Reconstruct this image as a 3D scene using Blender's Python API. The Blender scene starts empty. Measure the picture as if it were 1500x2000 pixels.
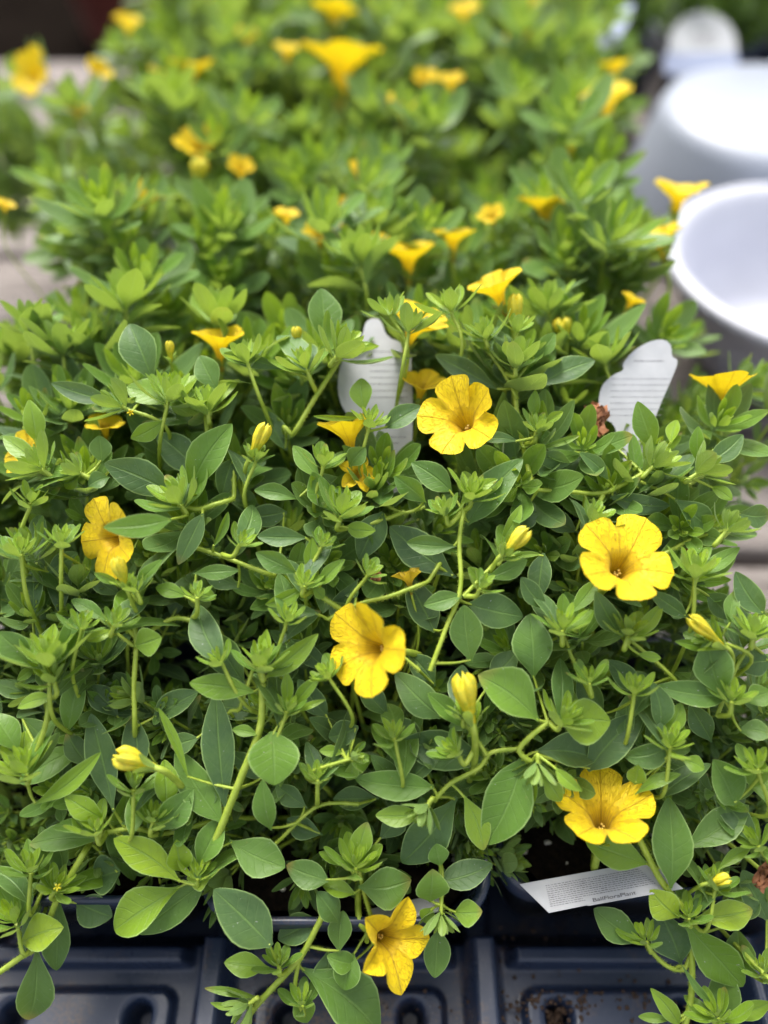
import bpy, math, random
from math import sin, cos, pi, radians, sqrt, atan2, tan
from mathutils import Vector, Matrix, Quaternion, noise
random.seed(7)
sc = bpy.context.scene
COL = sc.collection
# ------------------------------------------------------------------ camera
PITCH = radians(50); CAMZ = 0.37; FPX = 1511.0
cam_d = bpy.data.cameras.new('camera'); cam = bpy.data.objects.new('camera', cam_d); COL.objects.link(cam)
cam.location = (0, 0, CAMZ); cam.rotation_euler = (pi/2 - PITCH, 0, 0)
cam_d.sensor_fit = 'VERTICAL'; cam_d.sensor_height = 24; cam_d.lens = FPX/2000*24
cam_d.clip_start = 0.01; cam_d.clip_end = 200
cam_d.dof.use_dof = True; cam_d.dof.focus_distance = 0.252; cam_d.dof.aperture_fstop = cam_d.lens/9.2
cam_d.dof.aperture_blades = 0
sc.camera = cam
# ------------------------------------------------------------------ light
SUN_EL, SUN_AZ = radians(58), radians(-20)      # azimuth from +Y (towards the back), negative = left
w = bpy.data.worlds.new('World'); sc.world = w; w.use_nodes = True
nt = w.node_tree; nt.nodes.clear()
sky = nt.nodes.new('ShaderNodeTexSky'); sky.sky_type = 'NISHITA'; sky.sun_disc = False
sky.sun_elevation = SUN_EL; sky.sun_rotation = SUN_AZ; sky.dust_density = 4; sky.ozone_density = 0.6; sky.air_density = 1.0
hs = nt.nodes.new('ShaderNodeHueSaturation'); hs.inputs['Saturation'].default_value = 0.30
bg = nt.nodes.new('ShaderNodeBackground'); bg.inputs[1].default_value = 0.15
wo = nt.nodes.new('ShaderNodeOutputWorld')
nt.links.new(sky.outputs[0], hs.inputs['Color']); nt.links.new(hs.outputs[0], bg.inputs[0]); nt.links.new(bg.outputs[0], wo.inputs[0])
sd = bpy.data.lights.new('sun', 'SUN'); sd.energy = 2.0; sd.angle = radians(35); sd.color = (1, .96, .88)
sun = bpy.data.objects.new('sun', sd); COL.objects.link(sun)
sdir = Vector((sin(SUN_AZ)*cos(SUN_EL), cos(SUN_AZ)*cos(SUN_EL), sin(SUN_EL)))
sun.rotation_euler = sdir.to_track_quat('Z', 'Y').to_euler()
sc.view_settings.view_transform = 'Standard'; sc.view_settings.look = 'None'
sc.view_settings.exposure = 1.24; sc.view_settings.gamma = 1
sc.cycles.max_bounces = 8; sc.cycles.transparent_max_bounces = 8

X = Vector((1, 0, 0)); F = Vector((0, cos(PITCH), -sin(PITCH))); U = Vector((0, sin(PITCH), cos(PITCH))); UP = Vector((0, 0, 1))
CAM = Vector((0, 0, CAMZ))
def at(px, py, z):
    return CAM + F*z + X*((px-750)/FPX*z) - U*((py-1000)/FPX*z)
def at_h(px, py, h):                      # point of the pixel's ray at world height h
    d = F + X*((px-750)/FPX) - U*((py-1000)/FPX)
    t = (h-CAMZ)/d.z
    return CAM + d*t
def proj(p):
    q = p-CAM; z = q.dot(F)
    return 750+q.dot(X)/z*FPX, 1000-q.dot(U)/z*FPX, z
def lin(t, pts):
    if t <= pts[0][0]: return pts[0][1]
    for (a, b), (c, d) in zip(pts, pts[1:]):
        if t <= c: return b+(d-b)*(t-a)/(c-a)
    return pts[-1][1]
ZF = [(560, .272), (700, .266), (900, .257), (1100, .245), (1300, .242), (1500, .243), (1700, .249), (1850, .255), (2000, .257)]
zf = lambda y: lin(y, ZF)
SURF = [(.03, .07), (.05, .085), (.095, .132), (.145, .172), (.195, .192), (.225, .198), (.29, .18), (.6, .178), (.85, .17)]
# ------------------------------------------------------------------ materials
def mat(name, rough=.5):
    m = bpy.data.materials.new(name); m.use_nodes = True
    b = m.node_tree.nodes['Principled BSDF']; b.inputs['Roughness'].default_value = rough
    return m, m.node_tree, b
def N(nt, t, **k):
    n = nt.nodes.new(t)
    for a, v in k.items():
        if a.startswith('i_'):
            n.inputs[int(a[2:])].default_value = v
        else: setattr(n, a, v)
    return n
def L(nt, a, b): nt.links.new(a, b)
def math_(nt, op, a, b=None, clamp=False):
    n = nt.nodes.new('ShaderNodeMath'); n.operation = op; n.use_clamp = clamp
    for i, v in enumerate((a, b)):
        if v is None: continue
        if isinstance(v, (int, float)): n.inputs[i].default_value = v
        else: nt.links.new(v, n.inputs[i])
    return n.outputs[0]
def mix(nt, f, a, b, mode='MIX'):
    n = nt.nodes.new('ShaderNodeMix'); n.data_type = 'RGBA'; n.blend_type = mode
    for s, v in ((n.inputs[0], f), (n.inputs[6], a), (n.inputs[7], b)):
        if isinstance(v, (int, float)): s.default_value = v
        elif isinstance(v, tuple): s.default_value = (*v, 1) if len(v) == 3 else v
        else: nt.links.new(v, s)
    return n.outputs[2]
def ramp(nt, f, stops):
    n = nt.nodes.new('ShaderNodeValToRGB'); e = n.color_ramp.elements
    while len(e) < len(stops): e.new(.5)
    for i, (p, c) in enumerate(stops):
        e[i].position = p; e[i].color = (*c, 1) if isinstance(c, tuple) else (c, c, c, 1)
    nt.links.new(f, n.inputs[0]); return n.outputs[0]
def noise_(nt, vec, scale, detail=3, rough=.5, dist=0):
    n = nt.nodes.new('ShaderNodeTexNoise'); n.inputs['Scale'].default_value = scale; n.inputs['Detail'].default_value = detail
    n.inputs['Roughness'].default_value = rough; n.inputs['Distortion'].default_value = dist
    if vec is not None: nt.links.new(vec, n.inputs['Vector'])
    return n.outputs[0]
def bump(nt, b, h, strength, dist):
    n = nt.nodes.new('ShaderNodeBump'); n.inputs['Strength'].default_value = strength; n.inputs['Distance'].default_value = dist
    nt.links.new(h, n.inputs['Height']); nt.links.new(n.outputs[0], b.inputs['Normal']); return n
def add_translucent(m, nt, b, colour, fac):
    tr = nt.nodes.new('ShaderNodeBsdfTranslucent'); L(nt, colour, tr.inputs['Color'])
    ms = nt.nodes.new('ShaderNodeMixShader')
    if isinstance(fac, float): ms.inputs[0].default_value = fac
    else: L(nt, fac, ms.inputs[0])
    out = nt.nodes['Material Output']
    L(nt, b.outputs[0], ms.inputs[1]); L(nt, tr.outputs[0], ms.inputs[2]); L(nt, ms.outputs[0], out.inputs['Surface'])

def leaf_material():
    m, nt, b = mat('leaf_green', .42)
    uv = N(nt, 'ShaderNodeUVMap').outputs[0]
    sx = N(nt, 'ShaderNodeSeparateXYZ'); L(nt, uv, sx.inputs[0]); u, v = sx.outputs[0], sx.outputs[1]
    at_ = N(nt, 'ShaderNodeAttribute', attribute_name='lf'); sa = N(nt, 'ShaderNodeSeparateColor'); L(nt, at_.outputs['Color'], sa.inputs[0])
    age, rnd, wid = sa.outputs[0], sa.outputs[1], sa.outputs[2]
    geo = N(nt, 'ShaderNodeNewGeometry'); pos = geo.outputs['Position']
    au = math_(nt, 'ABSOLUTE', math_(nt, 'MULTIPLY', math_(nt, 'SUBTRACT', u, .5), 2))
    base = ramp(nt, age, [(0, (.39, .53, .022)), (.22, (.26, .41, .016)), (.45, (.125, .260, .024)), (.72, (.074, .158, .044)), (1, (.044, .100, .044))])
    n1 = noise_(nt, pos, 700, 4, .65); n2 = noise_(nt, pos, 90, 2)
    base = mix(nt, math_(nt, 'MULTIPLY', ramp(nt, n1, [(.4, 0.0), (.75, 1.0)]), .20), base, (.2, .30, .11))
    base = mix(nt, ramp(nt, n2, [(.45, 0.0), (.8, .3)]), base, (.17, .31, .03))
    # random hue shift
    base = mix(nt, math_(nt, 'MULTIPLY', rnd, .14), base, (.17, .24, .08))
    # side veins, faint
    sv = math_(nt, 'SINE', math_(nt, 'SUBTRACT', math_(nt, 'MULTIPLY', v, 44), math_(nt, 'MULTIPLY', au, 9)))
    sv = ramp(nt, sv, [(.90, 0.0), (1.0, 1.0)])
    base = mix(nt, math_(nt, 'MULTIPLY', sv, .10), base, (.25, .38, .12))
    # midrib
    mr = ramp(nt, math_(nt, 'MULTIPLY', au, wid), [(.012, 1.0), (.035, 0.0)])
    base = mix(nt, math_(nt, 'MULTIPLY', mr, .42), base, (.24, .40, .10))
    # pale margin
    eg = ramp(nt, au, [(.91, 0.0), (.97, 1.0)])
    base = mix(nt, math_(nt, 'MULTIPLY', eg, .6), base, (.40, .57, .19))
    tipb = math_(nt, 'MULTIPLY', ramp(nt, v, [(.80, 0.0), (.97, 1.0)]), ramp(nt, rnd, [(.86, 0.0), (.93, 1.0)]))
    base = mix(nt, math_(nt, 'MULTIPLY', tipb, ramp(nt, n2, [(.35, .2), (.6, .9)])), base, (.30, .24, .06))
    spk = ramp(nt, noise_(nt, pos, 1100, 1, .5), [(.775, 0.0), (.80, 1.0)])
    base = mix(nt, math_(nt, 'MULTIPLY', spk, .65), base, (.55, .56, .48))
    blt = ramp(nt, noise_(nt, pos, 330, 2, .5), [(.74, 0.0), (.78, 1.0)])
    base = mix(nt, math_(nt, 'MULTIPLY', blt, .45), base, (.25, .26, .07))
    base = mix(nt, math_(nt, 'MULTIPLY', geo.outputs['Backfacing'], .45), base, (.24, .34, .13))
    L(nt, base, b.inputs['Base Color'])
    b.inputs['Specular IOR Level'].default_value = .42
    L(nt, ramp(nt, age, [(0, .34), (1, .50)]), b.inputs['Roughness'])
    b.inputs['Sheen Weight'].default_value = .12; b.inputs['Sheen Roughness'].default_value = .4
    h = math_(nt, 'ADD', math_(nt, 'MULTIPLY', n1, .6), math_(nt, 'MULTIPLY', sv, -.35))
    h = math_(nt, 'ADD', h, math_(nt, 'MULTIPLY', mr, -1.2))
    bump(nt, b, h, .55, .0004)
    tc = mix(nt, .5, base, (.40, .52, .012))
    add_translucent(m, nt, b, tc, .34)
    return m
def petal_material(name, dull=0.0):
    m, nt, b = mat(name, .5)
    uv = N(nt, 'ShaderNodeUVMap').outputs[0]
    sx = N(nt, 'ShaderNodeSeparateXYZ'); L(nt, uv, sx.inputs[0]); u, v = sx.outputs[0], sx.outputs[1]
    t = math_(nt, 'ABSOLUTE', math_(nt, 'MULTIPLY', math_(nt, 'SUBTRACT', u, .5), 2))
    geo = N(nt, 'ShaderNodeNewGeometry'); pos = geo.outputs['Position']
    inn = geo.outputs['Backfacing']
    col = ramp(nt, v, [(.0, (.45, .25, .012)), (.22, (.76, .46, .006)), (.33, (.88, .57, .005)), (.46, (.93, .63, .006)), (.8, (.95, .69, .008))])
    outc = ramp(nt, v, [(.0, (.50, .52, .05)), (.12, (.86, .66, .02)), (.35, (.93, .64, .008)), (.8, (.95, .70, .012))])
    col = mix(nt, inn, outc, col)
    col = mix(nt, ramp(nt, noise_(nt, pos, 260, 3), [(.35, 0.0), (.8, .28)]), col, (.88, .56, .004))
    mv = ramp(nt, math_(nt, 'MULTIPLY', t, v), [(.004, 1.0), (.028, 0.0)])
    # branching veins: wavy pattern in (t,v)
    cx = N(nt, 'ShaderNodeCombineXYZ'); L(nt, math_(nt, 'MULTIPLY', t, 3.2), cx.inputs[0]); L(nt, math_(nt, 'SUBTRACT', math_(nt, 'MULTIPLY', v, 2.6), math_(nt, 'MULTIPLY', t, 1.4)), cx.inputs[1])
    vo = nt.nodes.new('ShaderNodeTexVoronoi'); vo.feature = 'DISTANCE_TO_EDGE'; vo.inputs['Scale'].default_value = 3.6
    L(nt, cx.outputs[0], vo.inputs['Vector'])
    bv = ramp(nt, vo.outputs['Distance'], [(.0, 1.0), (.06, 0.0)])
    thr = math_(nt, 'SINE', math_(nt, 'MULTIPLY', t, 17)); thr = math_(nt, 'MULTIPLY', ramp(nt, thr, [(.7, 0.0), (1, 1.0)]), ramp(nt, v, [(.12, .9), (.5, 0.0)]))
    col = mix(nt, math_(nt, 'MULTIPLY', bv, .15), col, (.74, .40, .004))
    col = mix(nt, math_(nt, 'MULTIPLY', mv, .38), col, (.60, .30, .004))
    col = mix(nt, math_(nt, 'MULTIPLY', thr, .75), col, (.26, .10, .006))
    if dull: col = mix(nt, dull, col, (.45, .32, .03))
    L(nt, col, b.inputs['Base Color']); b.inputs['Specular IOR Level'].default_value = .3
    b.inputs['Sheen Weight'].default_value = .08
    h = math_(nt, 'ADD', math_(nt, 'MULTIPLY', mv, -1.), math_(nt, 'MULTIPLY', bv, -.6))
    h = math_(nt, 'ADD', h, math_(nt, 'MULTIPLY', noise_(nt, pos, 900, 2), .35))
    bump(nt, b, h, .9, .0005)
    add_translucent(m, nt, b, col, .30)
    return m
def simple(name, c1, c2, scale, rough=.5, bmp=.3, dist=.001, detail=4, trans=0.0, spec=.5, lo=.3, hi=.7):
    m, nt, b = mat(name, rough)
    tc = N(nt, 'ShaderNodeTexCoord').outputs['Object']
    n = noise_(nt, tc, scale, detail, .6)
    col = mix(nt, ramp(nt, n, [(lo, 0.0), (hi, 1.0)]), c1, c2); L(nt, col, b.inputs['Base Color'])
    b.inputs['Specular IOR Level'].default_value = spec
    if bmp: bump(nt, b, n, bmp, dist)
    if trans: add_translucent(m, nt, b, col, trans)
    return m
M = {}
M['leaf'] = leaf_material()
M['petal'] = petal_material('yellow_petal'); M['petal_dull'] = petal_material('wilting_petal', .55)
M['stem'] = simple('stem_green', (.27, .38, .03), (.42, .52, .07), 300, .5, .3, .0003, trans=.15)
M['bud'] = simple('bud_yellow', (.86, .68, .03), (.50, .52, .04), 420, .5, .3, .0004, trans=.25)
M['anther'] = simple('anther', (.45, .25, .03), (.6, .45, .1), 900, .5, .3, .0003)
M['dry'] = simple('dried_petal', (.42, .17, .07), (.20, .075, .035), 260, .7, .6, .001, trans=.15)
M['dry_orange'] = simple('dried_orange_petal', (.62, .30, .04), (.40, .17, .03), 260, .7, .6, .001, trans=.15)
M['perlite'] = simple('perlite', (.62, .60, .54), (.42, .40, .34), 500, .8, .5, .0005)
M['label'] = simple('label_plastic', (.42, .43, .45), (.34, .35, .37), 90, .38, .05, .0003, trans=.12)
M['ink'] = simple('ink', (.10, .10, .11), (.22, .22, .235), 300, .6, 0)
M['ink_dark'] = simple('lettering_ink', (.025, .025, .03), (.04, .04, .045), 300, .6, 0)
M['white'] = simple('white_plastic', (.56, .57, .64), (.50, .51, .58), 14, .35, .03, .001)
M['greywhite'] = simple('grey_white_plastic', (.30, .325, .39), (.26, .285, .35), 9, .4, .03, .001)
M['bowl_shade'] = simple('bowl_shade', (.30, .29, .33), (.38, .37, .42), 60, .6, 0)  # grey of the painted shadow spot in the bowl
M['bluegrey'] = simple('blue_grey_plastic', (.22, .26, .40), (.16, .19, .28), 20, .5, 0)
M['terracotta'] = simple('terracotta', (.30, .075, .055), (.20, .06, .05), 12, .75, .3, .003)
M['peat'] = simple('peat', (.10, .055, .03), (.035, .02, .012), 500, .9, .9, .002)

def soil_material():
    m, nt, b = mat('potting_soil', .95); b.inputs['Specular IOR Level'].default_value = .15
    tc = N(nt, 'ShaderNodeTexCoord').outputs['Object']
    n = noise_(nt, tc, 420, 8, .75); n2 = noise_(nt, tc, 90, 4)
    col = mix(nt, ramp(nt, n, [(.4, 0.0), (.72, 1.0)]), (.005, .0035, .0028), (.028, .018, .011))
    L(nt, col, b.inputs['Base Color']); bump(nt, b, math_(nt, 'ADD', n, n2), 1.0, .003); return m
M['soil'] = soil_material()
def plastic(name, dirt=.25):
    m, nt, b = mat(name, .3)
    tc = N(nt, 'ShaderNodeTexCoord').outputs['Object']
    n = noise_(nt, tc, 45, 6, .65); n2 = noise_(nt, tc, 700, 3, .7); n3 = noise_(nt, tc, 22, 5, .7, .6)
    col = mix(nt, n, (.013, .021, .044), (.022, .033, .066))
    d = math_(nt, 'MULTIPLY', ramp(nt, n3, [(.50, 0.0), (.66, 1.0)]), ramp(nt, n2, [(.42, 0.0), (.6, 1.0)]))
    col = mix(nt, math_(nt, 'MULTIPLY', d, dirt), col, (.11, .07, .045))
    sp = ramp(nt, noise_(nt, tc, 1500, 1), [(.74, 0.0), (.78, 1.0)])
    col = mix(nt, math_(nt, 'MULTIPLY', sp, .35), col, (.35, .33, .30))
    L(nt, col, b.inputs['Base Color']); L(nt, ramp(nt, n, [(.3, .20), (.7, .42)]), b.inputs['Roughness'])
    bump(nt, b, n2, .12, .0004); return m
M['tray'] = plastic('navy_tray_plastic', .9); M['pot'] = plastic('navy_pot_plastic', .35)
def wood_material():
    m, nt, b = mat('weathered_wood', .85); b.inputs['Specular IOR Level'].default_value = .2
    tc = N(nt, 'ShaderNodeTexCoord').outputs['Object']
    mp = N(nt, 'ShaderNodeMapping'); mp.inputs['Scale'].default_value = (1.6, 34, 34); L(nt, tc, mp.inputs[0])
    n = noise_(nt, mp.outputs[0], 4.0, 8, .7, .4); n2 = noise_(nt, tc, 9, 3)
    mp2 = N(nt, 'ShaderNodeMapping'); mp2.inputs['Scale'].default_value = (3, 110, 110); L(nt, tc, mp2.inputs[0])
    cr = ramp(nt, noise_(nt, mp2.outputs[0], 3.0, 4, .6, .3), [(.36, 1.0), (.44, 0.0)])
    col = ramp(nt, n, [(.28, (.09, .072, .065)), (.48, (.205, .178, .166)), (.75, (.30, .27, .255))])
    col = mix(nt, math_(nt, 'MULTIPLY', n2, .5), col, (.27, .235, .215))
    col = mix(nt, math_(nt, 'MULTIPLY', cr, .75), col, (.06, .045, .04))
    L(nt, col, b.inputs['Base Color']); bump(nt, b, math_(nt, 'SUBTRACT', n, cr), .8, .003); return m
M['wood'] = wood_material()
def ground_material():  # dark soil, blackened further so its colour carries the shadow beyond the bench
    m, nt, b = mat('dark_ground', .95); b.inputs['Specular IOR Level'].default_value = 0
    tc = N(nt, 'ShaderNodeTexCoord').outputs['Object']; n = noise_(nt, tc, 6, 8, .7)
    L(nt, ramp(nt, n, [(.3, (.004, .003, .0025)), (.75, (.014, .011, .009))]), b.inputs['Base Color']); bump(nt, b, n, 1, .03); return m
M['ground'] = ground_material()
# ------------------------------------------------------------------ mesh builder
class MB:
    def __init__(s): s.v = []; s.f = []; s.uv = []; s.a = []; s.m = []
    def add(s, vs, fs, uvs=None, a=(0, 0, 0), mi=0):
        o = len(s.v); s.v += [tuple(p) for p in vs]; s.f += [tuple(i+o for i in f) for f in fs]
        s.uv += uvs if uvs else [(.5, .5)]*len(vs); s.a += [a]*len(vs); s.m += [mi]*len(fs)
    def grid(s, rows, uvs=None, a=(0, 0, 0), closed=False, mi=0):
        n = len(rows[0]); vs = [p for r in rows for p in r]; fs = []
        for i in range(len(rows)-1):
            for j in range(n if closed else n-1):
                k = (j+1) % n
                fs.append((i*n+j, i*n+k, (i+1)*n+k, (i+1)*n+j))
        s.add(vs, fs, uvs, a, mi)
    def build(s, name, mats, parent=None, origin=(0, 0, 0), smooth=True):
        me = bpy.data.meshes.new(name)
        ox, oy, oz = origin
        me.from_pydata([(x-ox, y-oy, z-oz) for x, y, z in s.v], [], s.f)
        ul = me.uv_layers.new(name='UVMap'); li = [0]*len(me.loops); me.loops.foreach_get('vertex_index', li)
        buf = [c for i in li for c in s.uv[i]]; ul.data.foreach_set('uv', buf)
        ca = me.attributes.new('lf', 'FLOAT_COLOR', 'POINT'); ca.data.foreach_set('color', [c for a in s.a for c in (*a, 1)])
        if smooth: me.polygons.foreach_set('use_smooth', [True]*len(s.f))
        if not isinstance(mats, (list, tuple)): mats = [mats]
        for mm in mats: me.materials.append(mm)
        if len(mats) > 1: me.polygons.foreach_set('material_index', s.m)
        me.update()
        o = bpy.data.objects.new(name, me); COL.objects.link(o)
        if parent: o.parent = parent
        return o
def tag(o, label=None, cat=None, group=None, kind=None):
    if label: o['label'] = label
    if cat: o['category'] = cat
    if group: o['group'] = group
    if kind: o['kind'] = kind
    return o
def empty(name, loc=(0, 0, 0)):
    o = bpy.data.objects.new(name, None); COL.objects.link(o); o.location = loc; o.empty_display_size = .02; return o
def orth(n, d):
    n = n - d*n.dot(d)
    if n.length < 1e-5: n = d.orthogonal()
    return n.normalized()
def catmull(pts, k=5):
    P = [pts[0]]+list(pts)+[pts[-1]]; out = []
    for i in range(1, len(P)-2):
        p0, p1, p2, p3 = P[i-1], P[i], P[i+1], P[i+2]
        for j in range(k):
            t = j/k
            out.append(.5*((2*p1)+(p2-p0)*t+(2*p0-5*p1+4*p2-p3)*t*t+(3*p1-p0-3*p2+p3)*t**3))
    out.append(P[-2]); return out
def tube(mb, pts, r0, r1, sides=7, hairs=0, mi=0, a=(0, 0, 0), cap=True):
    n = len(pts); rows = []; nrm = None; ss = []
    for i, p in enumerate(pts):
        d = (pts[min(i+1, n-1)]-pts[max(i-1, 0)])
        d = d.normalized() if d.length > 1e-9 else UP
        nrm = orth(nrm, d) if nrm else d.orthogonal().normalized()
        b = d.cross(nrm); r = r0+(r1-r0)*i/(n-1)
        rows.append([p+(nrm*cos(2*pi*k/sides)+b*sin(2*pi*k/sides))*r for k in range(sides)])
        ss.append((p, d, nrm, b, r))
    mb.grid(rows, None, a, closed=True, mi=mi)
    if cap:
        for R in (rows[0], rows[-1]):
            mb.add(R, [tuple(range(sides))], None, a, mi)
    for _ in range(hairs):
        i = random.randrange(n-1); t = random.random(); p = ss[i][0].lerp(ss[i+1][0], t); _, d, nn, b, r = ss[i]
        ph = random.random()*2*pi; rad = nn*cos(ph)+b*sin(ph)
        q = p+rad*r*.9; side = d*0.00006; tip = q+rad*random.uniform(.0004, .0010)+d*random.uniform(-.0002, .0002)
        mb.add([q-side, q+side, tip], [(0, 1, 2)], None, a, mi)
LW = [(0, .07), (.06, .11), (.14, .26), (.25, .54), (.38, .83), (.5, .98), (.6, 1), (.7, .91), (.8, .71), (.88, .50), (.94, .32), (.98, .17), (1, .02)]
LW2 = [(0, .10), (.06, .22), (.14, .52), (.25, .82), (.38, .98), (.48, 1), (.6, .93), (.7, .81), (.8, .63), (.88, .44), (.94, .27), (.98, .15), (1, .02)]
LW3 = [(0, .08), (.08, .20), (.18, .42), (.3, .66), (.45, .90), (.58, 1), (.7, .94), (.8, .78), (.88, .57), (.94, .38), (.98, .2), (1, .03)]
LW4 = [(0, .10), (.06, .18), (.14, .38), (.25, .62), (.38, .85), (.5, .97), (.6, 1), (.7, .96), (.8, .84), (.88, .67), (.94, .47), (.98, .27), (1, .04)]
TS = [0, .05, .12, .22, .34, .47, .6, .72, .82, .9, .96, 1]
TSL = [0, .12, .3, .5, .7, .86, 1]
def leaf(mb, P0, P1, w, nrm, age=.5, bend=.08, fold=.22, hi=True, shape=0, twist=0.0, droop=0.0, wave=None):
    ax = P1-P0; Lh = ax.length
    if Lh < 1e-6: return
    d = ax/Lh; n = orth(nrm, d)
    if twist: n = Quaternion(d, twist) @ n
    b = d.cross(n)
    T = TS if hi else TSL; us = (-1, -.9, -.55, 0, .55, .9, 1) if hi else (-1, -.55, 0, .55, 1)
    tab = (LW, LW2, LW3, LW4)[shape]; rows = []; uvs = []
    ph = random.random()*6.28; wv = random.uniform(.0, .055) if wave is None else wave
    asym = random.uniform(-.06, .06); sw = random.uniform(-.06, .06)
    for t in T:
        hw = w/2*lin(t, tab)
        c = P0+ax*t+n*(bend*Lh*sin(pi*t) - droop*Lh*t*t*.5)+b*(sw*Lh*sin(pi*t))
        r = []
        for u in us:
            au = abs(u)
            z = fold*hw*(au**1.3) - .10*hw*(au**4) + wv*hw*sin(ph+t*9+u*2.2)*au
            uu = u*(1+asym*u)
            r.append(c+b*(uu*hw*sqrt(max(0, 1-fold*fold*.4)))+n*z); uvs.append((.5+.5*u, t))
        rows.append(r)
    mb.grid(rows, uvs, (max(0, min(1, age)), random.random(), min(1, w/.022)*.5+.15))
def rosette(mb, P, d, s, n=13, a0=.42, hi=True, open_=46, ph0=None, wr=.41):
    """whorl of leaves closing to a tight bright tip, P = base, d = axis, s = outer leaf length"""
    n = n+3; e1 = d.orthogonal().normalized(); e2 = d.cross(e1); ph0 = random.random()*6.28 if ph0 is None else ph0
    for i in range(n):
        k = i/(n-1); ph = ph0+i*radians(137.5)+random.uniform(-.25, .25)
        al = radians(open_*(1-k)**.9+10+random.uniform(-7, 7)); ln = s*((1-k)**1.0*.86+.30)*random.uniform(.82, 1.15)
        rad = e1*cos(ph)+e2*sin(ph); ld = d*cos(al)+rad*sin(al)
        nn = d*sin(al)-rad*cos(al)
        p0 = P+d*(s*.42*k)+rad*.0005
        ww = ln*random.uniform(wr*.82, wr*1.15)*(1-.35*k)
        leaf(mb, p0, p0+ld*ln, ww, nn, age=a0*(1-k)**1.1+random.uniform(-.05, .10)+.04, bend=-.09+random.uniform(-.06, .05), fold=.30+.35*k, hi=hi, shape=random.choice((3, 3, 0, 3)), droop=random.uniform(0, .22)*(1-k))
# ------------------------------------------------------------------ filler shoots (shared mesh data)
def make_proto(seed, hi, near=False):  # near set: older, darker tint puts the shade of depth into leaf colour
    random.seed(seed)
    sb = MB(); lb = MB(); H = .1
    bx, by = random.uniform(-.012, .012), random.uniform(-.012, .012)
    pts = [Vector((bx*sin(pi*t), by*sin(pi*t), H*t)) for t in [i/8 for i in range(9)]]
    tube(sb, pts, .0010, .0006, 6 if hi else 5, hairs=60 if hi else 0)
    nn = 7; ph = random.random()*6
    for i in range(nn):
        t = .34+.56*i/(nn-1); c = Vector((bx*sin(pi*t), by*sin(pi*t), H*t)); ph += radians(90)+random.uniform(-.4, .4)
        for q in ((0, pi) if random.random() < .8 else (0,)):
            a = ph+q+random.uniform(-.3, .3); rad = Vector((cos(a), sin(a), 0)); al = radians(random.uniform(36, 74)-16*t)
            ld = UP*cos(al)+rad*sin(al); ln = random.uniform(.020, .032)*(1.12-.45*t)
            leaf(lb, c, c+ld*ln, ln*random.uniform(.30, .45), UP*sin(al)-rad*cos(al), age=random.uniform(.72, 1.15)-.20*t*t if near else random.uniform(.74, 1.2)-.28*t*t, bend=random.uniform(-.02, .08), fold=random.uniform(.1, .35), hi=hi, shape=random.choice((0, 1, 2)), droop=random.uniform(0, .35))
            if random.random() < .55:
                d2 = (UP*.8+rad).normalized()
                tube(sb, [c, c+d2*.006], .0006, .0005, 5)
                rosette(lb, c+d2*.005, d2, random.uniform(.008, .014), 7, .62 if near else .5, hi)
    rosette(lb, pts[-1], (UP+Vector((random.uniform(-.3, .3), random.uniform(-.3, .3), 0))).normalized(), random.uniform(.017, .024), 14, .68 if near else .60, hi)
    return sb, lb
PROTO = []
NP = 9
for k in range(NP*2):
    sb, lb = make_proto(100+k, True, k >= NP)
    me1 = sb.build('shoot', M['stem']); me2 = lb.build('leaves', M['leaf'])
    PROTO.append((me1.data, me2.data)); bpy.data.objects.remove(me1); bpy.data.objects.remove(me2)
random.seed(11)
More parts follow.
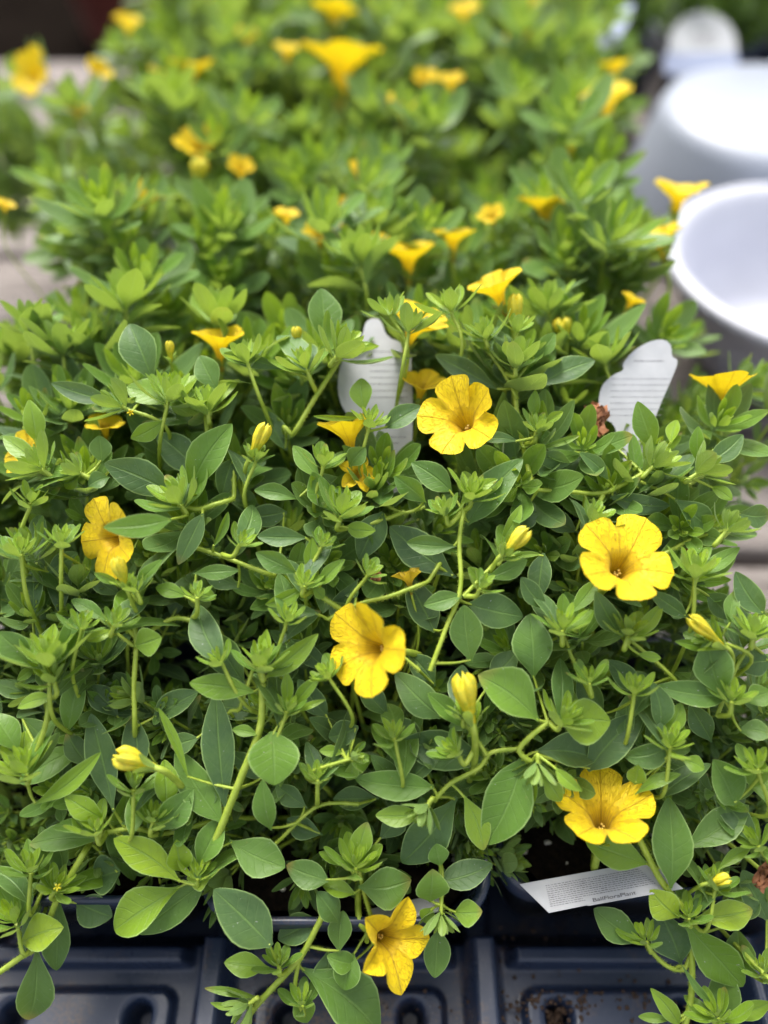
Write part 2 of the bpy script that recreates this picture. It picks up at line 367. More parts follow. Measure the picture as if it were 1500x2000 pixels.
# ------------------------------------------------------------------ pots
def rsq(cx, cy, h, r, z, n=6, hy=None):
    hy = hy or h; out = []
    for qx, qy, a0 in ((1, 1, 0), (-1, 1, pi/2), (-1, -1, pi), (1, -1, 3*pi/2)):
        for i in range(n+1):
            a = a0+pi/2*i/n
            out.append(Vector((cx+qx*(h-r)+r*cos(a), cy+qy*(hy-r)+r*sin(a), z)))
    return out
RIM = .09; PH = .0495
SOILZ = .077
def pot_parts(plant, perlite=True, rc=.013):
    mb = MB(); h = PH
    prof = [(h-.013, .012, .008), (h-.012, .011, .007), (h-.0062, rc-.004, RIM-.016), (h-.0055, rc-.004, RIM-.0155), (h-.0052, rc-.003, RIM-.0140), (h-.0015, rc-.002, RIM-.0135), (h-.0006, rc, RIM-.012),
            (h, rc, RIM-.0012), (h-.0005, rc, RIM-.0003), (h-.0012, rc, RIM), (h-.0022, rc-.001, RIM-.0002), (h-.0027, rc-.001, RIM-.0008), (h-.0032, rc-.001, RIM-.003), (h-.0070, rc-.003, RIM-.02)]
    mb.grid([rsq(0, 0, a, b, z) for a, b, z in prof], closed=True)
    bot = rsq(0, 0, prof[0][0], prof[0][1], prof[0][2]); mb.add(bot, [tuple(range(len(bot)))])
    mb.build('pot', M['pot'], plant)
    sb = MB(); n = 26; hh = h-.0073; vs = []; 
    for i in range(n+1):
        for j in range(n+1):
            x = (i/n*2-1)*hh; y = (j/n*2-1)*hh
            # squash corners into a rounded square
            mx = max(abs(x), abs(y)); rr = sqrt(x*x+y*y)
            if rr > 0: s_ = min(1, (mx*1.0)/rr*1.28); x *= s_; y *= s_
            vs.append((x, y, SOILZ+.0022*noise.noise(Vector((x*160+plant.location.x*90, y*160, plant.location.y*50)))+.0025*noise.noise(Vector((x*45, y*45, plant.location.x*30)))))
    sb.add(vs, [(i*(n+1)+j, (i+1)*(n+1)+j, (i+1)*(n+1)+j+1, i*(n+1)+j+1) for i in range(n) for j in range(n)])
    so = sb.build('soil', M['soil'], plant)
    if perlite:
        pb = MB()
        for _ in range(46):
            a = Vector((random.uniform(-hh, hh)*.92, random.uniform(-hh, hh)*.92, SOILZ+.0012)); r = random.uniform(.0006, .0017)*random.choice((1, 1, 1, 1.7))
            blob(pb, a, r)
        pb.build('perlite', M['perlite'], so)
    return so
def blob(mb, c, r, nz=.35, sx=1, seg=7, rg=5):
    rows = []; o = Vector((random.random()*50, 0, 0))
    for i in range(rg+1):
        th = pi*i/rg; row = []
        for j in range(seg):
            p = Vector((sin(th)*cos(2*pi*j/seg), sin(th)*sin(2*pi*j/seg), cos(th)))
            row.append(c+Vector((p.x*sx, p.y, p.z*.8))*r*(1+nz*noise.noise(p*2.2+o)*2))
        rows.append(row)
    mb.grid(rows, closed=True)
# ------------------------------------------------------------------ setting
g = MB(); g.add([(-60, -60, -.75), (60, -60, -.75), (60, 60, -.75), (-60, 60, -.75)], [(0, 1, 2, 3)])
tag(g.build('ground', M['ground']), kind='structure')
bench = empty('wooden_bench', (0, .3, 0)); tag(bench, 'weathered grey wooden slatted bench under the navy trays', 'bench')
PW = .0975; PIT = .1085; y = .275-PIT*5+.0055
k = 0
while y < 1.0:
    mb = MB(); nx = 60; rows = []; o = k*7.3
    for (dy, dz) in ((0.001, -.034), (0, -.004), (.0015, -.0008), (.005, 0), (PW*.25, 0), (PW*.5, 0), (PW*.75, 0), (PW-.005, 0), (PW-.0015, -.0008), (PW, -.004), (PW-.001, -.034)):
        rows.append([Vector((-1.3+2.6*i/nx, y+dy+.0012*noise.noise(Vector((i*.3, o, dy*9))), dz-.0000+.0010*noise.noise(Vector((i*.35, dy*40, o))))) for i in range(nx+1)])
    mb.grid(rows); mb.add([rows[0][0], rows[0][-1], rows[-1][-1], rows[-1][0]], [(0, 1, 2, 3)])
    mb.build('plank', M['wood'], bench, origin=(0, .3, 0))
    y += PIT; k += 1
for bx in (-1.0, 0, 1.0):
    mb = MB(); rows = [[Vector((bx+a, yy, zz)) for yy in (-.3, 1.02)] for a, zz in ((-.02, -.037), (.02, -.037), (.02, -.12), (-.02, -.12), (-.02, -.037))]
    mb.grid(rows); mb.build('beam', M['wood'], bench, origin=(0, .3, 0), smooth=False)
    for yy in (-.25, .97):
        mb = MB(); rows = [[Vector((bx+a, yy+c, zz)) for zz in (-.12, -.75)] for a, c in ((-.04, -.04), (.04, -.04), (.04, .04), (-.04, .04), (-.04, -.04))]
        mb.grid(rows); mb.build('leg', M['wood'], bench, origin=(0, .3, 0), smooth=False)
# ------------------------------------------------------------------ trays
COLX = [-.113, -.013, .087]
def ss(a, b, x):
    t = max(0, min(1, (x-a)/(b-a))); return t*t*(3-2*t)
def tray(y0, rows_, label, step):
    x0, x1 = -.168, .142; y1 = y0+rows_*.1+.01
    nx = int((x1-x0)/step); ny = int((y1-y0)/(step*1.0)); vs = []
    def hgt(x, y):
        cxr = ((x-x0-.005) % .1); cx_ = min(cxr, .1-cxr)           # distance to column divider
        cyr = ((y-y0-.005) % .1); cy_ = min(cyr, .1-cyr)
        front = 1-ss(.0645, .0675, y) if y0 < 0 else 0
        hi_ = .031+.016*(1-ss(.0030, .0075, cx_))
        hi_ += .008*(1-ss(.0022, .0040, abs(cyr-.0945)))*ss(.009, .014, cx_)+.008*(1-ss(.0022, .0040, abs(cyr-.0055)))*ss(.009, .014, cx_)
        dx = abs(cxr-.05)-.030; dy = abs(cyr-.05)-.0285; dd = sqrt(max(dx, 0)**2+max(dy, 0)**2)
        hi_ += .0045*(1-ss(.0040, .0062, dd))
        for hx in (.027, .073):
            for hy in (.0752, .0248):
                r = sqrt((cxr-hx)**2+(cyr-hy)**2); hi_ -= .017*(1-ss(.0036, .0050, r))+.0012*(1-ss(.0050, .0068, r))
        lo = .0065+.014*(1-ss(.003, .0085, cx_))
        if cx_ > .004: lo += .012*(1-ss(.0025, .007, cy_))*ss(.006, .012, cx_)
        z = lo+(hi_-lo)*front
        e = min(x-x0, x1-x, y-y0, y1-y)
        z = z+(.055-z)*(1-ss(.0005, .006, e))
        return max(z, .0012)
    for j in range(ny+1):
        for i in range(nx+1):
            x = x0+(x1-x0)*i/nx; yy = y0+(y1-y0)*j/ny; vs.append((x, yy, hgt(x, yy)))
    mb = MB(); mb.add(vs, [(j*(nx+1)+i, j*(nx+1)+i+1, (j+1)*(nx+1)+i+1, (j+1)*(nx+1)+i) for j in range(ny) for i in range(nx)])
    # rim lip folded outward
    def ring(off, z): return [Vector((x0-off, y0-off, z)), Vector((x1+off, y0-off, z)), Vector((x1+off, y1+off, z)), Vector((x0-off, y1+off, z))]
    mb.grid([ring(0, .055), ring(.006, .0555), ring(.007, .053), ring(.004, .02), ring(.002, .003)], closed=True)
    o = mb.build('nursery_tray', M['tray'], origin=(0, y0, 0)); o.location = (0, y0, 0)
    tag(o, label, 'plant tray', 'navy plastic carrier trays'); return o
tray(-.0395, 5, 'navy plastic carrier tray in front with ribbed empty cells and drain holes', .0009)
tray(.481, 4, 'navy plastic carrier tray under the blurred back rows of flowers', .003)
# peat crumbs in tray
cb = MB(); random.seed(3)
for _ in range(230):
    px = random.choice((random.gauss(1090, 60), random.gauss(1200, 90), random.gauss(1010, 30), random.uniform(980, 1450), random.uniform(400, 950)))
    py = random.choice((random.uniform(1935, 1998), random.gauss(1950, 12), random.uniform(1800, 1998)))
    p = at_h(px, py, .0362)
    blob(cb, Vector((p.x, p.y, .0358 if p.y < .049 else .0318)), random.uniform(.0002, .0008), .5)
for hx in (.064, .110):
    for _ in range(34):
        blob(cb, Vector((hx+random.gauss(0, .0018), .0407+random.gauss(0, .0018), random.uniform(.019, .030))), random.uniform(.0006, .0016), .5)
tag(cb.build('peat_crumbs', M['peat']), 'loose brown peat crumbs scattered over the tray floor', 'crumbs', kind='stuff')
# ------------------------------------------------------------------ plants
random.seed(21)
ROWY = [.113, .213, .313, .413, .541, .641, .741, .841]
POSW = ['left', 'middle', 'right']
RL = [
 ['bushy plant in the near left pot, long shoots trailing over the empty tray cell',
  'plant in the near middle pot with the star-shaped yellow flower at its front edge',
  'plant in the near right pot, one open flower above bare soil'],
 ['plant in the second row at left with a yellow flower facing sideways',
  'plant in the second row centre, in front of the upright white label',
  'second-row plant at right with a wide open yellow flower near bare bench wood'],
 ['slightly blurred plant in the third row at left beside grey bench wood',
  'slightly blurred plant in the third row centre, directly behind the upright white label',
  'slightly blurred third-row plant at right, beside the white shouldered label'],
 ['blurred plant in the fourth row at left, around a curved white label',
  'blurred plant in the fourth row centre with three orange-yellow trumpets standing up',
  'blurred plant beside the white bowl with two orange-yellow flowers'],
 ['blurred plant at left just behind the curved white label, over the bench planks',
  'blurred plant at centre behind the three orange-yellow trumpets, mostly dark green gaps',
  'blurred plant at right next to the grey-white tub with few flowers'],
 ['very blurred plant at upper left with two yellow trumpets against dark shade',
  'very blurred plant at upper centre with one wide yellow flower',
  'very blurred plant at upper right with a pale yellow double bloom near the grey-white tub'],
 ['pale blurred plant near the top edge at left, beside the dark red pots',
  'pale blurred plant near the top edge at centre with one tall yellow flower',
  'pale blurred plant near the top edge at right in front of the small bluish label'],
 ['farthest plant of the left column, only its pale leaf tips showing at the top edge',
  'farthest plant of the centre column, only its pale leaf tips showing at the top edge',
  'farthest plant of the right column, only its pale leaf tips showing at the top edge']]
PL = []
for r, yy in enumerate(ROWY):
    for c, xx in enumerate(COLX):
        ox = [0, 0.0, 0.0015][c] if r == 0 else random.uniform(-.001, .001)
        oy = [0.002, -.0045, .0045][c] if r == 0 else 0
        p = empty('potted_plant', (xx+ox, yy+oy, 0))
        tag(p, RL[r][c], 'potted plant', 'yellow-flowered plants standing in navy pots')
        pot_parts(p, perlite=(r < 2), rc=(.017 if (r, c) == (0, 1) else .013)); PL.append(p)
for i, (xx, yy) in enumerate(((.21, .83), (.32, .86), (.42, .83), (.50, .76), (.36, .97))):
    p = empty('potted_plant', (xx, yy, 0))
    tag(p, ['blurred green plant at top right just left of the dome-shaped grey label', 'blurred olive-green plant at top right above the grey-white tub', 'darker plant at the top right edge behind two others',
            'pale green plant in the top right corner of the photo', 'green plant at the far right beside the grey-white tub'][i], 'potted plant', 'yellow-flowered plants standing in navy pots')
    pot_parts(p, False); PL.append(p)
def nearest(P):
    best = None
    for p in PL:
        d = (p.location.x-P.x)**2+((p.location.y-P.y+.01)*1.0)**2
        if best is None or d < best[0]: best = (d, p)
    return best[1]
HOLES = [(1150, 1715, 170, 70), (1450, 960, 90, 130), (1075, 1640, 105, 95), (1035, 1600, 60, 60), (310, 1290, 90, 55), (860, 1900, 140, 90), (1120, 1860, 200, 90), (200, 1900, 220, 90), (480, 1830, 90, 40), (1440, 1000, 70, 120), (725, 740, 40, 60), (1228, 780, 90, 105)]
FK = [(1222, 1098, 105), (900, 815, 90), (712, 1265, 110), (1178, 1585, 95), (765, 1840, 85), (205, 1050, 95), (700, 925, 50), (680, 845, 55), (822, 752, 50), (968, 562, 55), (815, 630, 60), (428, 662, 50), (1412, 752, 80), (203, 825, 40), (42, 878, 55), (905, 1370, 50), (500, 865, 35), (265, 1487, 45), (1375, 1235, 40), (1008, 1060, 35)]
def keep(x, y, k=1.0):
    return any((x-a)**2+(y-c)**2 < (r*k)**2 for a, c, r in FK)
def hole(x, y):
    return any(((x-a)/rx)**2+((y-b)/ry)**2 < 1 for a, b, rx, ry in HOLES)
def place_shoot(plant, base, tip, k, roll):
    d = tip-base; s = d.length/.1
    q = d.to_track_quat('Z', 'Y') @ Quaternion((0, 0, 1), roll)
    o = bpy.data.objects.new('shoot', PROTO[k][0]); COL.objects.link(o); o.parent = plant
    o.location = base-plant.location; o.rotation_mode = 'QUATERNION'; o.rotation_quaternion = q; o.scale = (s, s, s)
    l = bpy.data.objects.new('leaves', PROTO[k][1]); COL.objects.link(l); l.parent = o
def surf(x, y): return lin(y, SURF)
for i, p in enumerate(PL):
    cx, cy = p.location.x, p.location.y; r = i//3
    nsh = 56 if r < 2 else (40 if r < 4 else 34)
    if i >= 24: nsh = 30
    if i % 3 == 0 and r in (3, 4, 5): nsh += 18
    made = 0; tries = 0
    while made < nsh and tries < 900:
        tries += 1
        rr = sqrt(random.random())*.068; ph = random.random()*2*pi
        tx, ty = cx+rr*cos(ph), cy+rr*sin(ph)
        if i < 24 and i % 3 == 0 and r in (3, 4) and cos(ph) < 0: tx += cos(ph)*(.12 if r == 4 else .05)
        if i < 24 and i % 3 == 0 and r == 5 and cos(ph) < 0: tx += cos(ph)*.035
        if i < 24 and i % 3 == 2 and r in (4, 5) and cos(ph) > 0: tx += cos(ph)*(.035 if r == 5 else .02)
        if i < 24 and (tx < {2: -.138, 3: -.178}.get(r, -9) or tx > {3: .128, 4: .150}.get(r, 9)): continue
        if ty < .05: continue
        near = r < 2
        edge = abs(tx+.013)*(1 if r < 3 else .8)
        top = surf(tx, ty) if i < 24 else .17
        top -= max(0, edge-.12)*.5 if i < 24 else 0
        if near: tz = top-random.uniform(.012, .05)
        else: tz = top+.010+random.uniform(-.04, .010) - .62*rr*rr/.068
        tz = max(tz, .088)
        T = Vector((tx, ty, tz)); x_, y_, z_ = proj(T)
        if r >= 5 and i < 24 and tx < (-.20 if r == 5 else -.178): continue
        if near and (z_ < zf(y_)+.0085): continue
        if near and y_ > 1730: continue
        if r < 3 and keep(x_, y_, .8) and z_ < zf(y_)+.03: continue
        if hole(x_, y_): continue
        mid = T-Vector((0, 0, 0)); 
        B = Vector((cx+rr*.35*cos(ph)+random.uniform(-.01, .01), cy+rr*.35*sin(ph)+random.uniform(-.01, .01), SOILZ-.002))
        if (T-B).length < .035: B = B-Vector((0, 0, 0)); 
        L_ = (T-B).length
        if L_ < .062:                                   # keep the leaf size natural: curl a short shoot from the soil
            B = T-(T-B).normalized()*.062
            if B.z < .02: B.z = .02
        place_shoot(p, B, T, random.randrange(NP)+(NP if near else 0), random.random()*6.28); made += 1
#__HERO__
# ------------------------------------------------------------------ hand-placed shoots, leaves, flowers
random.seed(5)
hubs = []                                     # (point, key) of every shoot
class Shoot:
    def __init__(s, P): s.P = P; s.sb = MB(); s.lb = MB(); s.plant = nearest(P)
SH = []
def imgdir(ang, tilt, P):
    a = radians(ang); fw = (CAM-P).normalized()
    return ((X*cos(a)+U*sin(a))*sqrt(1-tilt*tilt)+fw*tilt).normalized()
# explicit visible stems: points px, width px, dz
STEMS = [
([(512,1335),(508,1420),(470,1520),(438,1600),(400,1690),(385,1720)],20,0),([(438,1600),(400,1690)],19,0),([(260,1160),(258,1200),(266,1250),(262,1330),(263,1400)],13,.004),
([(225,1235),(262,1262)],9,.004),([(300,1228),(340,1208),(375,1212)],11,.006),([(210,1625),(260,1618),(320,1628),(385,1612)],13,.004),([(905,1000),(897,1060),(899,1150),(870,1230),(840,1310)],12,.0),([(985,1080),(905,1165)],10,0),
([(1010,740),(1008,790),(1022,870),(1040,950)],14,.004),([(945,675),(985,730),(1010,780)],10,.003),([(1050,957),(1110,960),(1180,962),(1255,925),(1282,905)],12,.004),([(1250,940),(1310,962),(1365,935)],9,.005),
([(1372,930),(1330,945),(1300,965)],9,.006),([(1425,1035),(1360,1050),(1310,1075)],10,.008),([(1070,1410),(1015,1462),(1040,1490)],14,0),([(1015,1462),(960,1470),(935,1500),(880,1530),(850,1562)],11,.001),([(905,1410),(935,1450),(950,1475)],9,0),
([(700,1570),(620,1575),(545,1642)],10,.006),([(632,1785),(590,1865),(565,1895),(500,1965),(470,2010)],16,.0),([(585,1870),(576,1935),(590,1990)],12,0),([(-10,1905),(40,1870),(80,1840),(110,1760),(150,1690)],16,.0),
([(1262,1665),(1285,1710),(1310,1745),(1345,1785)],17,-.001),([(1265,1850),(1300,1885),(1335,1893),(1350,1860)],12,.003),([(1350,1840),(1352,1900),(1348,1960),(1330,2030)],17,.002),([(1345,1790),(1350,1840)],15,.002),
([(95,1370),(88,1420),(60,1500)],13,0),([(385,1070),(430,1085),(500,1112)],12,.005),([(420,985),(385,995),(350,985)],13,.001),([(790,1000),(740,1018),(690,1030)],12,.006),([(590,820),(620,770),(665,700)],14,.004),([(720,960),(780,1000),(830,990)],9,.008),
([(405,850),(400,800)],12,.002),([(150,925),(100,928),(72,915)],12,.002),([(640,1210),(700,1180),(760,1165),(800,1150)],11,.003),([(650,1180),(612,1155)],13,.003),([(480,1350),(500,1290)],9,0),([(700,1690),(710,1740),(720,1775)],11,.003),
([(1230,1250),(1290,1300),(1330,1340)],10,.006),([(1470,1260),(1440,1300),(1400,1400)],10,.003),([(1100,1240),(1120,1290),(1140,1330)],10,.006),([(785,1280),(820,1310)],8,.003),
]
# rosettes: x, y, direction in the picture, lean to viewer, leaf length px, count, dz
ROS = [
(330,775,80,.55,72,14),(232,790,150,.5,62,11),(405,795,95,.3,66,11),(350,978,120,.6,75,15),(385,1163,90,.7,34,8),(225,1217,70,.6,42,8),
(95,1290,95,.4,85,15),(160,1225,80,.5,45,8),(595,1140,80,.7,38,9),(668,1000,75,.55,66,13),(632,905,80,.6,48,9),(630,1062,70,.6,36,8),(597,715,110,.5,58,11),(665,685,55,.35,80,13),
(722,825,80,.7,40,10),(75,910,140,.4,62,12),(150,920,150,.5,42,8),(1008,705,85,.3,66,13),(945,655,110,.5,52,10),(1048,835,80,.6,44,9),(922,965,80,.6,58,14),(868,1000,110,.5,45,9),
(940,1145,60,.7,40,8),(1098,1225,90,.55,58,12),(1228,1235,75,.6,52,11),(1282,905,45,.35,62,13),(1372,918,35,.35,58,12),(1425,1030,50,.35,52,10),(1358,1120,85,.45,66,12),(1472,1235,80,.5,60,11),
(512,1300,92,.4,68,13),(560,1388,75,.5,44,8),(300,1600,80,.65,52,11),(185,1622,110,.65,52,9),(262,1540,85,.4,52,8),(50,1505,100,.5,75,14),(105,1325,100,.5,60,10),(110,1735,60,.85,46,12),(28,1800,120,.7,62,11),(60,1700,90,.5,58,9),
(385,1712,90,.6,46,8),(695,1690,85,.55,60,13),(545,1885,100,.6,44,9),(862,1790,270,.6,46,10),(890,1470,130,.5,50,10),(1100,1405,60,.65,60,14),(1050,1498,270,.65,50,10),(830,1580,235,.5,50,10),
(1345,1790,100,.75,46,11),(1262,1835,110,.6,42,9),(1310,1455,80,.55,55,11),(1430,1365,80,.6,50,11),(1480,1650,120,.6,55,10),(1400,1985,120,.6,58,10),(1400,1730,70,.5,45,9),(690,1480,20,.6,34,8),(985,1085,55,.5,40,8),
(265,1150,110,.5,40,7),(500,895,80,.5,36,6),(905,1400,90,.4,40,7),(1010,640,85,.3,40,7),(800,640,80,.3,58,10),(760,610,110,.4,50,9),(880,600,100,.3,55,9),(480,700,110,.3,55,9),
(1385,1245,150,.5,40,7),(1160,1010,60,.6,45,9),(720,1120,60,.7,40,8),(560,1210,80,.6,42,9),(470,1060,60,.7,38,8),(1240,1350,80,.6,48,10),(640,1320,120,.6,40,9),(770,1440,100,.6,45,9),(620,1520,90,.7,42,9),
(1150,1330,100,.6,45,9),(1480,1500,100,.6,50,10),(40,1080,100,.5,50,9),(120,1060,90,.5,50,9),(60,980,80,.5,48,9),(430,1290,120,.6,42,8),(1490,1900,100,.5,50,9),(480,1965,215,.4,55,9),(590,1960,100,.5,45,8),
(245,590,95,.35,95,14),(120,680,100,.3,80,12),(420,620,90,.35,85,12),(1180,700,100,.3,75,11),(700,500,100,.3,80,11),(1070,600,90,.3,75,11),(60,640,100,.3,75,11),
]
for q in ROS:
    x, y, ang, tilt, s, n = q; z = zf(y)-.004
    if y < 720 and q in ROS[-7:]: z = .285+(700-y)*.0001
    P0 = at(x, y, z); d = imgdir(ang, tilt*.55, P0); sw = s/FPX*z
    if y < 1000: tiltfix = 1.0
    sh = Shoot(P0); sh.d = d; SH.append(sh); P = P0-d*sw*.25
    hubs.append((P0-d*sw*.45, sh))
    rosette(sh.lb, P, d, sw*1.12, n+5, random.uniform(.24, .48), True, 46, None, .46)
    pc = sh.plant.location; root = Vector((pc.x+(P.x-pc.x)*.3+random.uniform(-.01, .01), pc.y+(P.y-pc.y)*.3, SOILZ-.003))
    dist = (P-root).length
    q1 = P-d*min(.016, dist*.3); q2 = root+(q1-root)*.5+UP*dist*.04+Vector((random.uniform(-.004, .004), random.uniform(-.002, .004), 0))
    if q1.z < SOILZ+.01: q1.z = SOILZ+.012
    joint = None
    for pl_, wpx_, dz_ in STEMS:
        for (jx, jy) in pl_:
            dj = (jx-x)**2+(jy-y)**2
            if dj < 60**2 and (joint is None or dj < joint[0]): joint = (dj, at(jx, jy, zf(jy)+dz_))
    if joint:
        j_ = joint[1]; pts = catmull([P+d*sw*.12, P, P-d*(j_-P).length*.4, j_+(P-j_)*.1-(CAM-P).normalized()*.001], 7); tube(sh.sb, pts, .0005 if s < 48 else .0006, .0009, 7, hairs=60)
    else:
        pts = catmull([P+d*sw*.12, P, q1, q2, root], 7); tube(sh.sb, pts, .00045 if s < 48 else .00055, .0008, 7, hairs=220)
    # a few leaves down the stem
    for t in (2, 3, 5, 6, 7, 8, 10, 11, 12, 14, 16, 18, 20):
        if t < len(pts)-2 and random.random() < .78 and not (joint and t > 8):
            c = pts[t+5] if t+5 < len(pts) else pts[t]; dd = (pts[t]-c).normalized()
            if c.z < SOILZ+.012 and y > 1500: continue
            e1 = dd.orthogonal().normalized(); e2 = dd.cross(e1); ph = random.random()*6.28; rad = e1*cos(ph)+e2*sin(ph)
            al = radians(random.uniform(40, 75)); ld = dd*cos(al)+rad*sin(al); ln = random.uniform(.015, .024)
            tx, ty, tz = proj(c+ld*ln)
            if tz < zf(ty)+(.0035 if t > 3 else .001) or ty > 1760 or hole(tx, ty) or keep(tx, ty, 1.0) or keep(*proj(c)[:2], .9): continue
            leaf(sh.lb, c, c+ld*ln, ln*random.uniform(.33, .46), dd*sin(al)-rad*cos(al), random.uniform(.4, .95), shape=random.choice((0, 1, 2)), droop=random.uniform(0, .3))
for pts, wpx, dz in STEMS:
    P = [at(x, y, zf(y)+dz) for x, y in pts]; r = wpx/2/FPX*.247
    near_sh = min(SH, key=lambda s: min((s.P-P[0]).length, (s.P-P[-1]).length))
    ends = []
    for e_, (ex_, ey_) in ((0, pts[0]), (-1, pts[-1])):
        free = all((ex_-q[0])**2+(ey_-q[1])**2 > 55**2 for q in ROS) and all(o_ is pts or all((ex_-a_)**2+(ey_-b_)**2 > 25**2 for a_, b_ in o_) for o_, _w, _d in STEMS)
        if free and -50 < ex_ < 1550 and ey_ < 1990: ends.append(e_)
    if len(ends) == 2: ends = ends[-1:]
    for e_ in ends:
        pe = P[e_]; V_ = (pe-CAM).normalized(); di = (pe-P[1 if e_ == 0 else -2]).normalized(); pc = nearest(pe).location
        rt = Vector((pc.x*.6+pe.x*.4, pc.y*.6+pe.y*.4, SOILZ-.002)); ext = [pe+di*.006+V_*.003, pe+di*.010+V_*.014, rt]
        P = list(reversed(ext))+P if e_ == 0 else P+ext
    C = catmull(P, 8); r *= .78; tube(near_sh.sb, C, r*.9, r, 9, hairs=int(12*len(C)))
    for p in C[::6]: hubs.append((p, near_sh))
